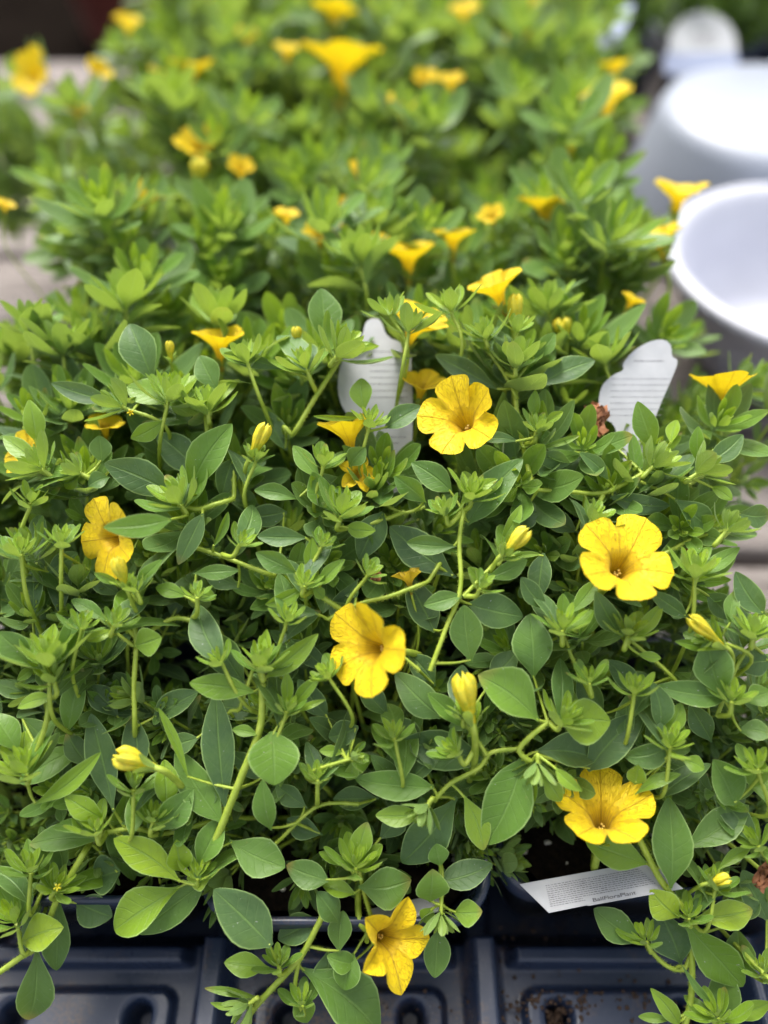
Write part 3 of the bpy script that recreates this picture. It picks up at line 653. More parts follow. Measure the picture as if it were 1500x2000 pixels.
# explicit leaves: base x,y tip x,y width age [dz_base, dz_tip] [shape]
LV = [
(300,748,250,630,88,.8),(212,782,100,748,46,.95),(326,792,246,752,58,.35),(322,820,256,858,44,.35),(425,765,388,693,60,.6),(405,812,465,738,27,.2),(368,968,452,828,80,.5,0,-.006),(335,962,203,905,80,.8),(388,920,304,848,74,.85,.006,.008),
(335,1015,201,1030,52,.45,-.014,-.020),(397,1003,345,1102,50,.75),(455,895,436,970,56,.95,.006,.004),(366,1166,303,1145,36,.35),(383,1160,422,1168,34,.3),(378,1120,466,1114,32,.6),(415,1070,446,1000,22,.45),(240,1142,184,1120,22,.4),(268,1142,312,1094,26,.4),
(212,1215,138,1168,36,.5),(226,1230,168,1251,28,.2),(262,1262,312,1246,46,.35),(62,1300,-5,1235,64,.6),(128,1292,146,1198,46,.55),(585,976,496,957,42,.55),(602,1050,502,1047,50,.7),(628,938,573,868,42,.4),(655,1003,610,922,60,.45),(676,1030,733,1036,38,.3),(682,912,714,874,44,.6),
(582,1120,500,1082,50,.6),(606,1126,613,1054,34,.3),(592,1148,518,1182,36,.35),(625,1142,670,1092,32,.4),(610,1146,634,1168,28,.3),(622,1198,531,1200,34,.75),(748,1000,702,1092,74,.9,.008,.006),(637,680,632,560,80,.6),(665,692,740,674,24,.25),(556,722,436,690,38,.85),
(712,805,705,738,52,.35),(708,815,612,814,14,.35),(70,862,55,782,48,.35),(92,912,2,848,40,.4),(198,905,193,852,50,.65),(215,932,172,948,42,.65),(152,932,124,955,26,.2),
(975,762,850,694,54,.9,.006,.004),(1040,758,1163,697,58,.85,.002,0),(955,690,935,628,52,.35),(1040,702,1084,650,40,.5),(1047,822,1045,762,30,.4),(1060,832,1100,804,24,.15),(1050,876,1132,850,18,.3),(1038,890,1113,906,44,.75),(1012,862,943,858,27,.7),(752,836,822,790,54,.8),
(912,1025,1018,893,80,.6,0,-.004),(882,960,804,903,62,.6),(832,982,772,935,48,.6),(900,985,970,934,36,.2,-.003,-.006),(892,1067,794,1060,50,.6),(890,1128,762,1028,92,.95,.008,.007),(905,1162,829,1181,46,.6),(915,1180,1024,1202,84,.75,.004,.002),(850,1235,795,1128,74,.95,.01,.008),(920,1295,906,1182,78,.6,.002,0),
(975,1062,1019,986,30,.3),(1000,1087,1056,1082,16,.3),(948,1130,1031,1094,44,.5),(942,1142,915,1108,27,.3),(1062,1080,1050,1172,58,.92,.008,.006),(1112,1200,1166,1130,40,.4),(1072,1192,1018,1128,42,.8),(1100,1222,1100,1160,34,.4),(1240,1242,1296,1179,36,.3),(1208,1236,1165,1158,44,.75),(1242,1277,1292,1285,24,.3),(1342,1206,1267,1154,38,.7),
(1277,882,1245,786,56,.5),(1310,868,1322,820,30,.25),(1265,922,1314,916,22,.4),(1365,908,1362,834,34,.45),(1385,902,1453,848,48,.75),(1388,950,1429,975,27,.35),(1192,970,1312,988,48,.85,.006,.004),(1190,940,1134,884,30,.75),(1160,832,1058,792,38,.9,.01,.012),(1225,892,1155,880,50,.85,.008,.008),(1318,975,1398,1034,60,.7,.004,.004),(1440,1002,1505,1006,54,.75,.006,.006),
(1364,1122,1446,1068,34,.4),(1352,1102,1390,1068,30,.4),(1492,1200,1440,1118,58,.8),(1412,1362,1385,1248,84,.6),(1425,1222,1436,1153,34,.5),(1392,1267,1324,1254,24,.4),(1505,1290,1440,1300,60,.8,.006,.006),
(533,1428,536,1534,118,.42,-.003,-.007,1),(440,1582,420,1356,76,.8,.004,.005),(480,1345,398,1232,80,.75,.004,.003),(502,1352,370,1334,60,.35,-.001,-.005),(520,1322,621,1240,50,.32),(514,1292,520,1230,32,.25),(560,1386,560,1312,28,.3),(574,1378,626,1320,28,.3),(560,1397,632,1366,16,.25),(506,1436,453,1424,28,.35),
(432,1605,344,1465,78,.5,.002,.003),(222,1585,175,1398,70,.8,.004,.004),(268,1505,256,1398,62,.85,.006,.006),(368,1522,312,1383,22,.35),(65,1572,187,1478,38,.32,0,-.003),(38,1470,-8,1392,64,.5),(105,1362,30,1381,30,.3),(206,1602,126,1558,50,.22),(202,1640,52,1645,60,.5,.003,.002),(325,1572,323,1484,58,.3),(312,1622,374,1548,64,.55),
(352,1722,222,1638,72,.16,-.003,-.006),(356,1702,345,1644,42,.18),(365,1716,410,1708,54,.12),(352,1732,212,1816,92,.3,-.001,-.002),(402,1722,268,1824,70,.5,.002,.001),(385,1692,434,1594,62,.42),(448,1642,557,1694,90,.5,.001,-.001),
(115,1752,108,1908,60,.6,.003,.003),(72,1850,55,2005,70,.6,.002,.003),(40,1842,117,1812,64,.1,-.004,-.006),(150,1762,218,1792,74,.75,.006,.006),(235,1702,178,1722,84,.8,.008,.008),(700,1682,716,1608,48,.3),(682,1692,623,1664,22,.3),(697,1746,631,1724,42,.25),(642,1720,558,1690,64,.6),(700,1732,802,1722,90,.5,.002,0),
(530,1848,418,1738,98,.8,-.008,-.011),(618,1795,540,1835,64,.85,.003,.004),(526,1890,439,1878,54,.35),(590,1892,752,2015,120,.6,.001,.001),(512,1952,399,1930,20,.3),(482,1962,408,1960,16,.3),(578,1932,602,2002,50,.35),(662,1862,670,1780,48,.5),(692,1882,640,1868,48,.5),(690,1862,672,1934,64,.45),(642,1852,630,1925,56,.75,.004,.004),(662,1802,624,1744,48,.65),
(530,1622,511,1528,48,.5),(600,1578,538,1535,50,.8,.006,.006),(672,1472,624,1466,27,.3),(690,1482,680,1526,30,.3),(390,1440,332,1458,48,.75,.005,.005),(300,1402,384,1350,60,.82,.01,.01),(232,1402,173,1338,64,.88,.012,.012),
(1052,1408,934,1318,102,.42,-.001,-.004),(1042,1325,1034,1202,94,.62,.003,.002),(1098,1412,1194,1410,104,.25,-.002,-.004,1),(1045,1467,1168,1478,80,.85,.004,.004),(1148,1505,1257,1393,84,.8,.005,.003),(1022,1480,944,1654,112,.5,0,-.002),(862,1402,773,1313,76,.7,.003,.003),(905,1422,838,1354,44,.5),
(847,1537,693,1520,70,.5,.001,.0),(832,1590,733,1592,50,.28,-.002,-.002),(955,1492,778,1452,96,.82,.007,.006),(892,1557,782,1692,96,.8,.004,.004),(905,1552,946,1662,56,.28,-.001,-.001),(1085,1500,1136,1547,30,.3,-.009,-.013),(1060,1512,1096,1566,40,.3,-.003,-.003),(1042,1512,1034,1582,20,.25),
(858,1722,962,1688,66,.75,.002,.002),(840,1762,845,1698,54,.38),(845,1772,828,1802,44,.32),(885,1782,941,1780,54,.32),(857,1815,850,1912,62,.55),(860,1692,852,1648,44,.5),(1267,1688,1148,1645,66,.4,0,-.002),(1310,1735,1309,1568,84,.55,-.001,-.003),(1335,1658,1462,1570,76,.6,.002,0),
(1326,1792,1272,1742,60,.12,-.002,-.003),(1358,1792,1472,1776,66,.1,-.002,-.003),(1335,1800,1458,1942,76,.4,-.001,-.001),(1358,1737,1402,1690,26,.25),(1388,1752,1432,1724,24,.25),(1400,1702,1468,1655,28,.3),(1440,1802,1482,1750,50,.7,.006,.006),(1256,1842,1164,1778,66,.6),(1330,1882,1290,1788,80,.85,.005,.004),(1330,1882,1392,1962,16,.6),
(1460,1902,1440,1818,60,.65,.004,.004),(1400,2005,1416,1888,66,.6,.003,.003),(1326,2002,1272,1933,32,.3),(1420,1987,1505,1958,40,.3),(1312,1992,1248,1986,22,.4),(1305,1432,1331,1373,44,.35),(1290,1422,1275,1333,52,.72),(1310,1457,1218,1478,60,.6),(1330,1482,1376,1502,40,.3),(1436,1572,1396,1486,60,.55),(1422,1362,1290,1338,56,.6),(1455,1372,1505,1350,54,.45),
(1465,1542,1482,1478,50,.4),(1440,1427,1508,1432,48,.6),(1240,1552,1328,1510,30,.35),(1240,1532,1246,1498,30,.3),
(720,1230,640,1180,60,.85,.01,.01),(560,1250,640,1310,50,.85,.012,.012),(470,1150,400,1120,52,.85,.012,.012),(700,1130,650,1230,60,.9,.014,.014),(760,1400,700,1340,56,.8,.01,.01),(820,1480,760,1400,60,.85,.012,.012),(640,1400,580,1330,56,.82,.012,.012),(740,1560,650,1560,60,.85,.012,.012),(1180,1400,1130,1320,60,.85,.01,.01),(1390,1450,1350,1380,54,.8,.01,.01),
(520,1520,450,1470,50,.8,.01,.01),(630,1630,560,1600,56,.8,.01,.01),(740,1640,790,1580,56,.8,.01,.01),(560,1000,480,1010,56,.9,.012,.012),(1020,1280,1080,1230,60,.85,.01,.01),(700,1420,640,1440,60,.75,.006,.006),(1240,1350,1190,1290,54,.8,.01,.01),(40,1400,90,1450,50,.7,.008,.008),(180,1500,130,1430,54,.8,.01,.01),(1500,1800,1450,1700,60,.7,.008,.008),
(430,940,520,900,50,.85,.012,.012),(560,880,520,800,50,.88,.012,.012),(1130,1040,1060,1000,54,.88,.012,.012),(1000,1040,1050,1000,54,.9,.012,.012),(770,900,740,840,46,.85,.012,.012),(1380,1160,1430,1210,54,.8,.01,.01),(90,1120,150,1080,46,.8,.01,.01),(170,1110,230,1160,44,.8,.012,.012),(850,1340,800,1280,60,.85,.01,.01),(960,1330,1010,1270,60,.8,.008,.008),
]
for q in LV:
    bx, by, tx, ty, wpx, age = q[:6]; d0, d1 = (q[6], q[7]) if len(q) > 7 else (random.uniform(-.001, .001), random.uniform(-.005, .002)); shp = q[8] if len(q) > 8 else random.choice((0, 0, 1))
    zm = zf((by+ty)/2)
    P0 = at(bx, by, zm+d0); P1 = at(tx, ty, zm+d1)
    ax = (P1-P0).normalized(); V = (CAM-(P0+P1)/2).normalized(); sd_ = V.cross(ax).normalized()
    # tilt the blade a little towards the light, as leaves do
    n = (orth(V, ax)+sd_*random.uniform(-.38, .38)+UP*.15)
    n = orth(n, ax); ww = .86*wpx/FPX*zm/max(.6, abs(n.dot(V)))
    hp, sh = min(hubs, key=lambda h: (h[0]-P0).length)
    dist = (hp-P0).length
    thin = wpx < 28
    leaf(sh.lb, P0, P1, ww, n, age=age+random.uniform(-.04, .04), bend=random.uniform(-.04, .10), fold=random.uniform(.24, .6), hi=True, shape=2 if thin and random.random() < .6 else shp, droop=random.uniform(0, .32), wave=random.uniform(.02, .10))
    if dist < .03 and dist > .002:
        m_ = (hp+P0)/2-V*dist*.15+(P0-hp)*.05
        tube(sh.sb, catmull([P0+ax*.001, m_, hp], 4), .00035, .00055, 6, hairs=20)
    elif dist >= .03:
        tube(sh.sb, catmull([P0+ax*.001, P0-ax*.006-V*.006, P0-ax*.01-V*.03], 4), .0005, .0009, 6, hairs=20)
for sh in SH:
    pl = sh.plant; o = sh.sb.build('shoot', M['stem'], pl, origin=pl.location)
    sh.lb.build('leaves', M['leaf'], o, origin=pl.location)
# ------------------------------------------------------------------ flowers
def frame(axis, roll):
    a = axis.normalized(); x = orth(U if abs(a.dot(U)) < .95 else X, a); x = x-a*x.dot(a); x.normalize(); yv = a.cross(x)
    return (x*cos(roll)+yv*sin(roll), -x*sin(roll)+yv*cos(roll), a)
PROF = [(0, 1.25, -16), (.06, 1.4, -13.5), (.13, 1.6, -11), (.2, 1.95, -8.6), (.27, 2.5, -6.2), (.34, 3.3, -4.0), (.42, 4.5, -2.1)]
def flower(c, axis, dia, roll=0, lobes=None, cup=0.0, star=False, lifts=None, hi=True, name='flower', material=None, back=None, tube_k=1.0, notch=.70):
    """c = centre of the mouth plane, axis = facing direction, dia in metres"""
    S = dia/2/14.0; pl = nearest(c-UP*.02); ex, ey, ez = frame(axis, roll)
    lobes = lobes or [random.uniform(.86, 1.1) for _ in range(5)]; lifts = lifts or [random.uniform(-1.5, 2) for _ in range(5)]
    per = 14 if hi else 8; rows = []; uvs = []
    vs_lim = [.5, .58, .66, .74, .82, .89, .95, 1.0] if hi else [.6, .8, 1.0]
    lv = [(v, None) for v in vs_lim]; ph = random.random()*50
    for v, r, z in PROF:
        row = []
        for k in range(5*per+1):
            th = 2*pi*k/(5*per); t = ((k % per)/per)*2-1
            fl = 1+.06*cos(pi*t)
            row.append(c+(ex*cos(th)+ey*sin(th))*r*S*fl+ez*(z*S*tube_k)); uvs.append((.5+.5*t, v))
        rows.append(row)
    for v, _ in lv:
        q = (v-.42)/.58; row = []
        for k in range(5*per+1):
            li = (k//per) % 5; t = ((k % per)/per)*2-1; th = 2*pi*k/(5*per)
            if k == 5*per: li = 4; t = 1 if False else -1; li = 0
            a = abs(t); nxt = (li+1) % 5 if t > 0 else (li-1) % 5
            wgt = .5*max(0, (a-.3)/.7)**2; lb_ = lobes[li]*(1-wgt)+lobes[nxt]*wgt; lf_ = lifts[li]*(1-wgt)+lifts[nxt]*wgt
            if star: R = 14*lb_*(.60+.48*(1-a)**.8)
            else: R = 14*lb_*(notch+(1-notch)*(max(0, 1-a**3.6))**.55)+.35*max(0, 1-a*9)+.5*noise.noise(Vector((cos(th)*3.5+ph, sin(th)*3.5, 3)))
            rr = 4.5+(R-4.5)*q
            z = -2.1+(2.6+cup)*q-.9*q*q*(1 if not star else 2)+lf_*q**1.5
            z += (-.5*a+.25)*q*1.3 if not star else (2.2*a)*q*1.2
            z += .55*noise.noise(Vector((cos(th)*2.3+ph, sin(th)*2.3, q*1.5)))*q*2.2
            row.append(c+(ex*cos(th)+ey*sin(th))*rr*S+ez*(z*S)); uvs.append((.5+.5*t, v))
        rows.append(row)
    mb = MB(); mb.grid(rows, uvs)
    o = mb.build(name, material or M['petal'], pl, origin=pl.location)
    # calyx
    cb_ = MB(); base = c-ez*15*S*tube_k
    for k in range(5):
        th = 2*pi*k/5+.3; rad = ex*cos(th)+ey*sin(th); p0 = base+rad*.9*S; ld = (ez*.85+rad*random.uniform(.35, .7)).normalized()
        leaf(cb_, p0, p0+ld*random.uniform(7, 10)*S, 2.9*S, -rad, .22, bend=.05, fold=.2, hi=hi, shape=2)
    cx_ = cb_.build('calyx', M['leaf'], o, origin=pl.location)
    if hi:
        ab = MB()
        for k in range(5):
            th = 2*pi*k/5+.5; rad = ex*cos(th)+ey*sin(th)
            blob(ab, c+rad*.6*S-ez*(8.0-.35*k)*S, .45*S, .3)
            tube(ab, [c+rad*.7*S-ez*11*S, c+rad*.6*S-ez*8.2*S], .2*S, .18*S, 4)
        ab.build('stamens', M['anther'], o, origin=pl.location)
    # stalk
    kb = MB(); pc = pl.location; root = Vector((pc.x+(base.x-pc.x)*.4, pc.y+(base.y-pc.y)*.4, SOILZ))
    dd = (base-root).length
    bk = back or (-ez)
    mid = base+bk*min(.014, dd*.25)-UP*.006
    if mid.z < SOILZ+.015: mid.z = max(SOILZ+.012, base.z-.004)
    pts = catmull([base+ez*.5*S, base, mid, (mid+root)/2-UP*.0, root], 6); tube(kb, pts, 1.1*S, 1.3*S, 7, hairs=90 if hi else 0)
    kb.build('stalk', M['stem'], o, origin=pl.location)
    return o
def FL(x, y, z, ang, tilt, dpx, **k):
    c = at(x, y, z); return flower(c, imgdir(ang, tilt, c), dpx/FPX*z, **k)
random.seed(9)
RD = radians
# hero flowers; roll puts a notch at 'up', lobes run from there
FL(1222, 1098, zf(1092)-.010, 52, .86, 198, roll=RD(4), lobes=[1.05, 1.0, .88, .95, 1.16], lifts=[0, 2.0, .5, -2, -2], cup=1.8)
FL(900, 815, zf(812)-.006, 122, .84, 166, roll=RD(-20), lobes=[1.0, 1.05, 1.0, 1.05, .85], lifts=[2.5, .3, -1, .5, 3.5], cup=2)
FL(716, 1262, zf(1268)-.008, 172, .76, 186, roll=RD(20), lobes=[1.08, 1.02, 1.05, 1.1, .85], lifts=[0, -1, -.5, 0, 5], cup=1.5)
FL(1178, 1586, zf(1580)-.003, 84, .66, 182, roll=RD(35), lobes=[1.05, 1.0, 1.0, 1.08, 1.0], lifts=[1, 1, .5, 0, 1], cup=3.2)
FL(762, 1838, zf(1838)-.010, -25, .88, 158, roll=RD(8), star=True, lobes=[.95, .92, 1.2, 1.05, 1.0], lifts=[3, 2, -1, 0, 3], cup=1.5)
FL(205, 1052, zf(1050)-.001, 188, .74, 165, roll=RD(-12), lobes=[1.02, 1.0, 1.05, .9, 1.0], lifts=[-1, -1, -1, 0, 1])
FL(700, 925, zf(925)+.002, 60, .85, 84, roll=RD(20), star=True)
FL(680, 842, zf(840)+.002, 100, .25, 108, cup=6, roll=RD(10))
FL(824, 748, .276, 80, .5, 92, roll=0, cup=3)
FL(968, 562, .283, 110, .35, 108, cup=5)
FL(812, 630, .280, 70, .5, 125, roll=RD(30), cup=3); FL(428, 664, .280, 95, .35, 108, cup=4)
FL(1412, 752, .276, 85, .18, 132, cup=4.5, roll=RD(10)); FL(203, 825, .274, 100, .5, 80); FL(42, 880, .264, 150, .7, 104)
random.seed(13)
BG = [(655,22,85,.25,80),(668,112,88,.2,140),(372,128,90,.3,84),(312,152,60,.5,46),(62,142,150,.75,74),(190,135,60,.6,44),(792,208,80,.4,72),(1010,68,95,.6,50),(1185,188,90,.45,90),(1200,130,90,.2,50),(830,156,90,.6,44),(880,158,90,.5,44),
 (390,284,100,.6,78),(282,387,180,.3,60),(1066,398,88,.2,92),(884,462,90,.2,74),(798,494,90,.12,92),(660,400,90,.5,52),(625,457,90,.6,58),(677,450,90,.5,32),(1326,376,80,.35,88),(1288,462,100,.1,76),(10,400,90,.5,32),(1040,2,90,.5,44),(150,215,90,.5,40),(560,95,90,.4,50),(905,20,90,.5,50),(250,45,90,.5,48),(700,330,90,.5,44),(1120,300,90,.5,50),(960,420,100,.6,44),(470,330,90,.6,46),(560,420,90,.5,44),(740,470,80,.5,50),(1235,585,60,.3,46),(480,70,90,.5,44),(545,560,90,.5,1),(420,5,90,.4,40)]
for x, y, ang, tilt, dp in BG:
    if dp < 5: continue
    h = .192 if y > 330 else .186
    P = at_h(x, y, h); z = proj(P)[2]
    flower(P, imgdir(ang, max(.38, min(.8, tilt+.12)), P), 1.2*dp/FPX*z, hi=False, cup=random.uniform(2.5, 5.0), tube_k=.95)
def bud(tip, base, r, colour='bud', openk=.0):
    pl = nearest(base); ax = tip-base; Lh = ax.length; d = ax/Lh; e1 = d.orthogonal().normalized(); e2 = d.cross(e1); mb = MB(); rows = []; n = 45
    for i in range(13):
        t = i/12; rr = r*lin(t, [(0, .38), (.3, .55), (.6, .95), (.8, 1.0), (.93, .8), (1, .42)])
        row = []
        for k in range(n):
            th = 2*pi*k/n; fl = 1+.5*(abs(cos(2.5*th+t*1.9))-.6)*min(1, t*2)+.07*sin(15*th+t*4)
            row.append(base+d*(Lh*t+.10*Lh*t*cos(5*th+t*3.8)*.8)+(e1*cos(th)+e2*sin(th))*rr*fl)
        rows.append(row)
    mb.grid(rows, closed=True); mb.add([p for p in rows[-1]]+[tip-d*Lh*.12], [(k, (k+1) % n, n) for k in range(n)])
    o = mb.build('bud', M[colour], pl, origin=pl.location)
    cb_ = MB()
    for k in range(5):
        th = 2*pi*k/5; rad = e1*cos(th)+e2*sin(th); p0 = base-d*Lh*.12+rad*r*.3; ld = (d*.8+rad*random.uniform(.3, .75)).normalized()
        leaf(cb_, p0, p0+ld*Lh*random.uniform(.5, .75), Lh*.2, -rad, .2, fold=.2, shape=2)
    cb_.build('calyx', M['leaf'], o, origin=pl.location)
    kb = MB(); tube(kb, catmull([base+d*Lh*.1, base-d*Lh*.3, base-d*Lh*.6-UP*.012, base-d*Lh*.5-UP*.03], 5), r*.32, r*.35, 7, hairs=70); kb.build('stalk', M['stem'], o, origin=pl.location)
for tx, ty, bx, by, wd, dz in [(520,832,488,898,27,-.002),(226,1092,248,1150,25,-.004),(903,1322,922,1412,42,-.006),(228,1474,302,1500,40,-.006),(1030,1036,982,1084,30,-.004),(1350,1208,1412,1262,26,-.005),(1008,578,1004,650,26,.012),(578,640,582,676,18,.006),(330,668,334,706,15,.004),(1098,622,1104,668,32,.026),(392,312,383,358,30,.10),(1424,1716,1382,1726,22,-.004)]:
    z = zf(by)+dz; bud(at(tx, ty, z-.003), at(bx, by, z), wd/2/FPX*z)
# tiny star-like yellow bud clusters in shoot centres
for x, y in ((255,806),(112,1733)):
    P = at(x, y, zf(y)-.009); pl = nearest(P); mb = MB(); d = (CAM-P).normalized()
    for k in range(5):
        e = d.orthogonal().normalized(); rad = Quaternion(d, k*1.257+.3) @ e
        tube(mb, [P-d*.002, P+d*.001+rad*.0004, P+d*.0018+rad*.0010], .0004, .00025, 5)
    mb.build('bud', M['bud'], pl, origin=pl.location)
def dried(x, y, z, dpx, m, nm='withered_flower'):
    P = at(x, y, z); pl = nearest(P); mb = MB(); r = dpx/2/FPX*z
    for q in range(4):
        rows = []; o = Vector((random.random()*30, 1, 2)); n1, n2 = 9, 9
        ax = Vector((random.uniform(-1, 1), random.uniform(-1, 1), random.uniform(-.3, 1))).normalized(); e1 = ax.orthogonal().normalized(); e2 = ax.cross(e1)
        for i in range(n1):
            row = []
            for j in range(n2):
                a, b_ = i/(n1-1)*2-1, j/(n2-1)*2-1
                k = Vector((a*1.6, b_*1.6, q)); row.append(P+(e1*(a+.4*noise.noise(k+o))+e2*(b_*.6+.4*noise.noise(k-o))+ax*(.9*noise.noise(k*1.4+o*2)))*r)
            rows.append(row)
        mb.grid(rows)
    mb.build(nm, M[m], pl, origin=pl.location)
random.seed(31)
dried(1160, 820, .272, 60, 'dry'); dried(1492, 1712, .245, 44, 'dry'); dried(735, 1128, zf(1128)+.004, 22, 'dry'); dried(1352, 1048, zf(1048)+.012, 30, 'dry_orange'); dried(1340, 1085, zf(1080)+.010, 26, 'dry_orange')
# wilting hanging flower
FL(798, 1128, zf(1150)+.006, 100, .1, 60, star=True, material=M['petal_dull'], cup=5)
# ------------------------------------------------------------------ labels
def label_card(name, corners, rows, label, text=None, notch=None, group='white plant labels', thick=.0004, bars=None, material='label'):
    """corners: outline points (world) in one plane; rows: list of (u0,u1,v,h) ink dashes in the frame O,E1,E2"""
    O, E1, E2, outline = corners
    nrm = E1.cross(E2).normalized()
    if nrm.dot(CAM-O) < 0: nrm = -nrm
    f = lambda u, v, h=0: O+E1*u+E2*v+nrm*h
    if len(outline) > 7:
        for _ in range(2):
            outline = [q for (a_, b_) in zip(outline, outline[1:]+outline[:1]) for q in ((a_[0]*.75+b_[0]*.25, a_[1]*.75+b_[1]*.25), (a_[0]*.25+b_[0]*.75, a_[1]*.25+b_[1]*.75))]
    mb = MB(); n = len(outline); top = [f(u, v, .0) for u, v in outline]; bot = [f(u, v, -thick) for u, v in outline]
    mb.add(top+bot, [tuple(range(n)), tuple(range(2*n-1, n-1, -1))]+[(i, i+n, (i+1) % n+n, (i+1) % n) for i in range(n)])
    o = mb.build(name, M[material], smooth=False); tag(o, label, 'plant label', group)
    if rows:
        ib = MB()
        for u0, u1, v, h in rows:
            u = u0
            while u < u1:
                wd = random.uniform(.008, .03)*(1 if h < .05 else 1.3); e = min(u+wd, u1)
                hh = h*random.uniform(.75, 1)
                ib.add([f(u, v, .00008), f(e, v, .00008), f(e, v+hh, .00008), f(u, v+hh, .00008)], [(0, 1, 2, 3)]); u = e+random.uniform(.004, .010)
        ib.build('print', M['ink'], o, smooth=False)
    if text:
        body, u, v, size, eu, ev = text
        cu = bpy.data.curves.new('lettering', 'FONT'); cu.body = body; cu.size = 1; cu.extrude = 0; cu.materials.append(M['ink_dark'])
        t = bpy.data.objects.new('lettering', cu); COL.objects.link(t); t.parent = o
        ex = (E1*eu[0]+E2*eu[1]); ey = (E1*ev[0]+E2*ev[1]); p = f(u, v, .00012)
        mtx = Matrix(((ex.x*size, ey.x*size, nrm.x, p.x), (ex.y*size, ey.y*size, nrm.y, p.y), (ex.z*size, ey.z*size, nrm.z, p.z), (0, 0, 0, 1)))
        t.matrix_basis = mtx
        bpy.context.view_layer.update(); me = bpy.data.meshes.new_from_object(t); me.name = 'lettering'; t2_ = bpy.data.objects.new('lettering_mesh', me); bpy.data.objects.remove(t)
        t2_.name = 'lettering'; COL.objects.link(t2_); t2_.parent = o; t2_.matrix_basis = mtx
    return o
random.seed(17)
# 1: label lying on the rim of the near right pot
A = at(1072, 1783, .2505); B = at(1300, 1742, .2490); C_ = at(1024, 1736, .2560)
E1 = B-A; E2 = C_-A
out = [(0, 0), (.33, .03), (.345, 0), (1.15, .0), (1.15, 1.2), (0, 1.2)]
rows = []
for k in range(11):
    v = .20+k*.075; rows.append((.06+.012*k, .36 if k < 2 else 1.0, v, .034))

label_card('plant_label', (A, E1, E2, out), rows, 'white label with small print lying across the near right pot rim', text=('BallFloraPlant', .40, .10, 1.0, (.068, 0), (.030, .19)))
# 2: upright label centre
O = at(728, 905, .278); B = at(800, 905, .278); T = at(722, 620, .289)
s0 = O-(T-O)*.12; E1 = (at(800, 690, .284)-at(650, 690, .284)); E2 = T-O
ol = [(-.10, -.25), (.42, -.25), (.50, .30), (.50, .66), (.50, .76), (.40, .82), (.18, .86), (.12, .98), (.02, 1.0), (-.1, .97), (-.14, .85), (-.45, .70), (-.48, .4), (-.20, .25), (-.16, 0)]
rows = [(-.05, .44, .44+.045*k, .007) for k in range(8)]+[(.0, .40, .17, .008), (.05, .3, .13, .01)]
label_card('plant_label', (O+X*.001, E1, E2, ol), rows, 'tall white label with lines of print standing upright behind the centre shoots')
# 3: notched label at right
O = at(1235, 880, .274); E1 = at(1315, 720, .278)-at(1155, 720, .278); E2 = at(1262, 664, .282)-O
ol = [(-.12, -.3), (.12, -.3), (.20, .25), (.40, .70), (.43, .82), (.34, .84), (.33, .93), (.27, .99), (.17, 1.01), (.02, .98), (-.15, .90), (-.26, .78), (-.22, .72), (-.36, .68), (-.50, .56), (-.46, .3), (-.2, .22)]
rows = [(-.12, .25, .80, .012)]+[(-.38+.01*k, .36-.01*k, .64-.055*k, .005) for k in range(7)]
label_card('plant_label', (O, E1, E2, ol), rows, 'white label with a shouldered rounded top standing behind the brown withered flower')
# 4: blurred curved label at left
O = at(310, 560, .36); E1 = at(400, 500, .365)-at(240, 500, .365); E2 = at(290, 445, .37)-O
ol = [(-.45, -.5), (.5, -.5), (.62, .6), (.5, .9), (.2, 1.0), (-.15, 1.0), (-.4, .85), (-.5, .5)]
label_card('plant_label', (O, E1, E2, ol), None, 'blurred white label with a curved top edge at left beside a bright leafy shoot')
# 5: sliver in the near middle pot
A = at(790, 1793, .2545); B = at(845, 1781, .254); C_ = at(795, 1770, .262)
label_card('plant_label', (A, B-A, C_-A, [(-1.4, 0), (1.2, 0), (1.2, 1.5), (-1.4, 1.5)]), None, 'edge of a white label inside the front rim of the near middle pot')
# 6: far labels
O = at(1372, 118, .68); E1 = at(1440, 100, .68)-at(1305, 100, .68); E2 = at(1372, 22, .70)-O
ol = [(-.5, -.4), (.5, -.4), (.5, .3)]+[(.5*cos(a), .3+.7*sin(a)) for a in [pi*k/12 for k in range(1, 12)]]+[(-.5, .3)]
far = label_card('dome_label', (O, E1, E2, ol), [(-.15, .2, .55-.1*k, .07) for k in range(4)], 'blurred grey dome-shaped label with dark print above a blue-grey strip at top right')
f_ = E1.cross(E2).normalized(); f_ = -f_ if f_.dot(CAM-O) < 0 else f_
mb = MB(); st = [O+E1*a+E2*b+f_*.0012 for a, b in ((-.56, -.28), (.5, -.28), (.5, .13), (-.56, .13))]; mb.add(st+[p-f_*.001 for p in st], [(0, 1, 2, 3), (7, 6, 5, 4), (0, 4, 5, 1), (1, 5, 6, 2), (2, 6, 7, 3), (3, 7, 4, 0)]); mb.build('strip', M['bluegrey'], far, smooth=False)
O = at(1185, 75, .56); E1 = at(1225, 60, .56)-at(1175, 60, .56); E2 = at(1212, 8, .58)-O
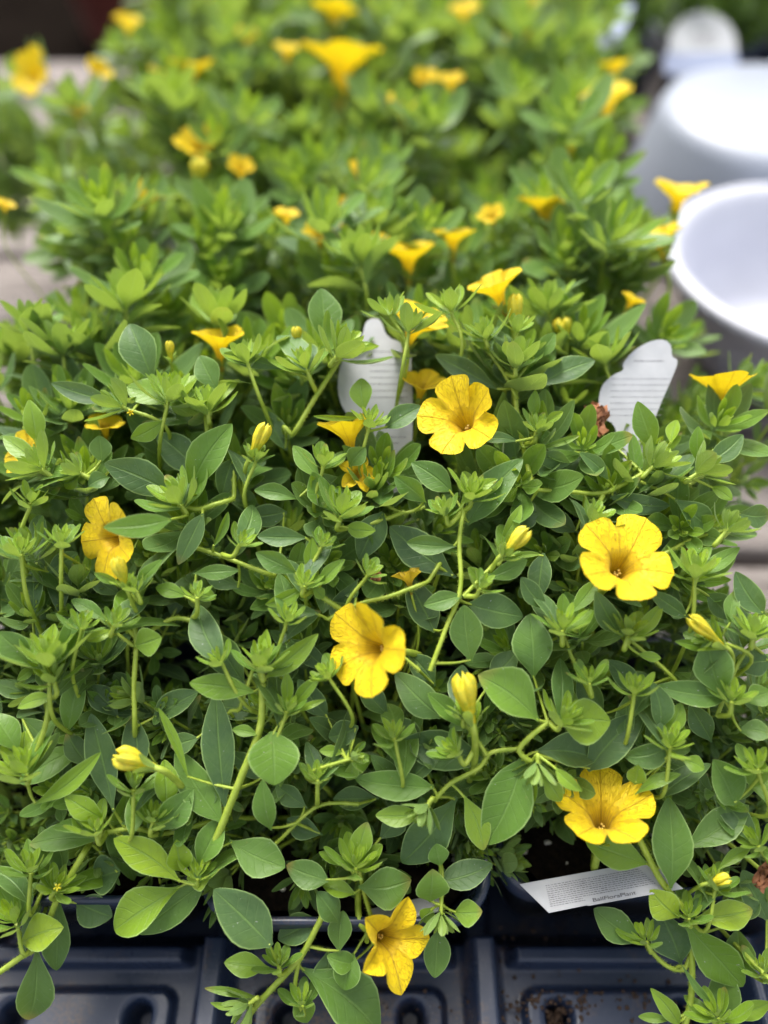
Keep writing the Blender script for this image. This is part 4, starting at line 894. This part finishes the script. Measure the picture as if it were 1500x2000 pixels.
label_card('plant_label', (O, E1, E2, [(-.5, -.4), (.4, -.4), (.6, .5), (.55, 1), (.1, 1.0), (0, .3), (-.5, .1)]), None, 'small blurred bluish label standing among leaves near the top right', material='bluegrey')
# ------------------------------------------------------------------ white pots at right
def lathe(prof, seg=72): return [[Vector((r*cos(2*pi*k/seg), r*sin(2*pi*k/seg), z)) for k in range(seg)] for r, z in prof]
mb = MB(); R = .105
mb.grid(lathe([(.001, .004), (R*.55, .004), (R*.62, .008), (R*.80, .045), (R*.90, .068), (R*.985, .074), (R, .0785), (R*.995, .082), (R*.96, .0835), (R*.90, .0805), (R*.86, .073), (R*.76, .045), (R*.60, .014), (.001, .012)]), closed=True)
bowl = mb.build('white_bowl', M['white'])
c = at_h(1610, 520, .082); bowl.location = (c.x, c.y, .004)
tag(bowl, 'round white plastic bowl with a broad rim on the bench at right', 'bowl')
mb = MB(); blob(mb, Vector((-.052, -.040, .0325)), .010, .4, 1.4, 12, 8)  # grey lump standing in for a shadow spot inside the bowl
sm = mb.build('bowl_shade_spot', M['bowl_shade'], bowl)
mb = MB(); R = .125
mb.grid(lathe([(.001, .10), (R*.70, .10), (R*.76, .097), (R*.80, .088), (R*.93, .02), (R*.97, .012), (R, .009), (R, .001), (.001, .001)]), closed=True)
tub = mb.build('upturned_tub', M['greywhite']); tub.location = (.325, .650, .003)
tag(tub, 'pale grey-white plastic tub turned upside down behind the white bowl', 'tub')
mb = MB(); R = .30
pr = [(.001, 0), (R*.62, 0), (R*.66, .01), (R*.95, .44), (R*1.03, .445), (R*1.05, .52), (R*1.02, .53), (R*.95, .525), (R*.9, .44), (.001, .43)]
mb.grid(lathe(pr), closed=True); t1 = mb.build('terracotta_pot', M['terracotta'])
c = at_h(230, -150, -.40); t1.location = (c.x, c.y, -.75); tag(t1, 'blurred dark red round pot beyond the bench, right next to the plants', 'pot', 'dark red pots beyond the bench')
t2 = bpy.data.objects.new('terracotta_pot', t1.data); COL.objects.link(t2); c = at_h(-260, 60, -.5); t2.location = (c.x, c.y, -.75); tag(t2, 'blurred dark red round pot at the far left edge beyond the bench', 'pot', 'dark red pots beyond the bench')
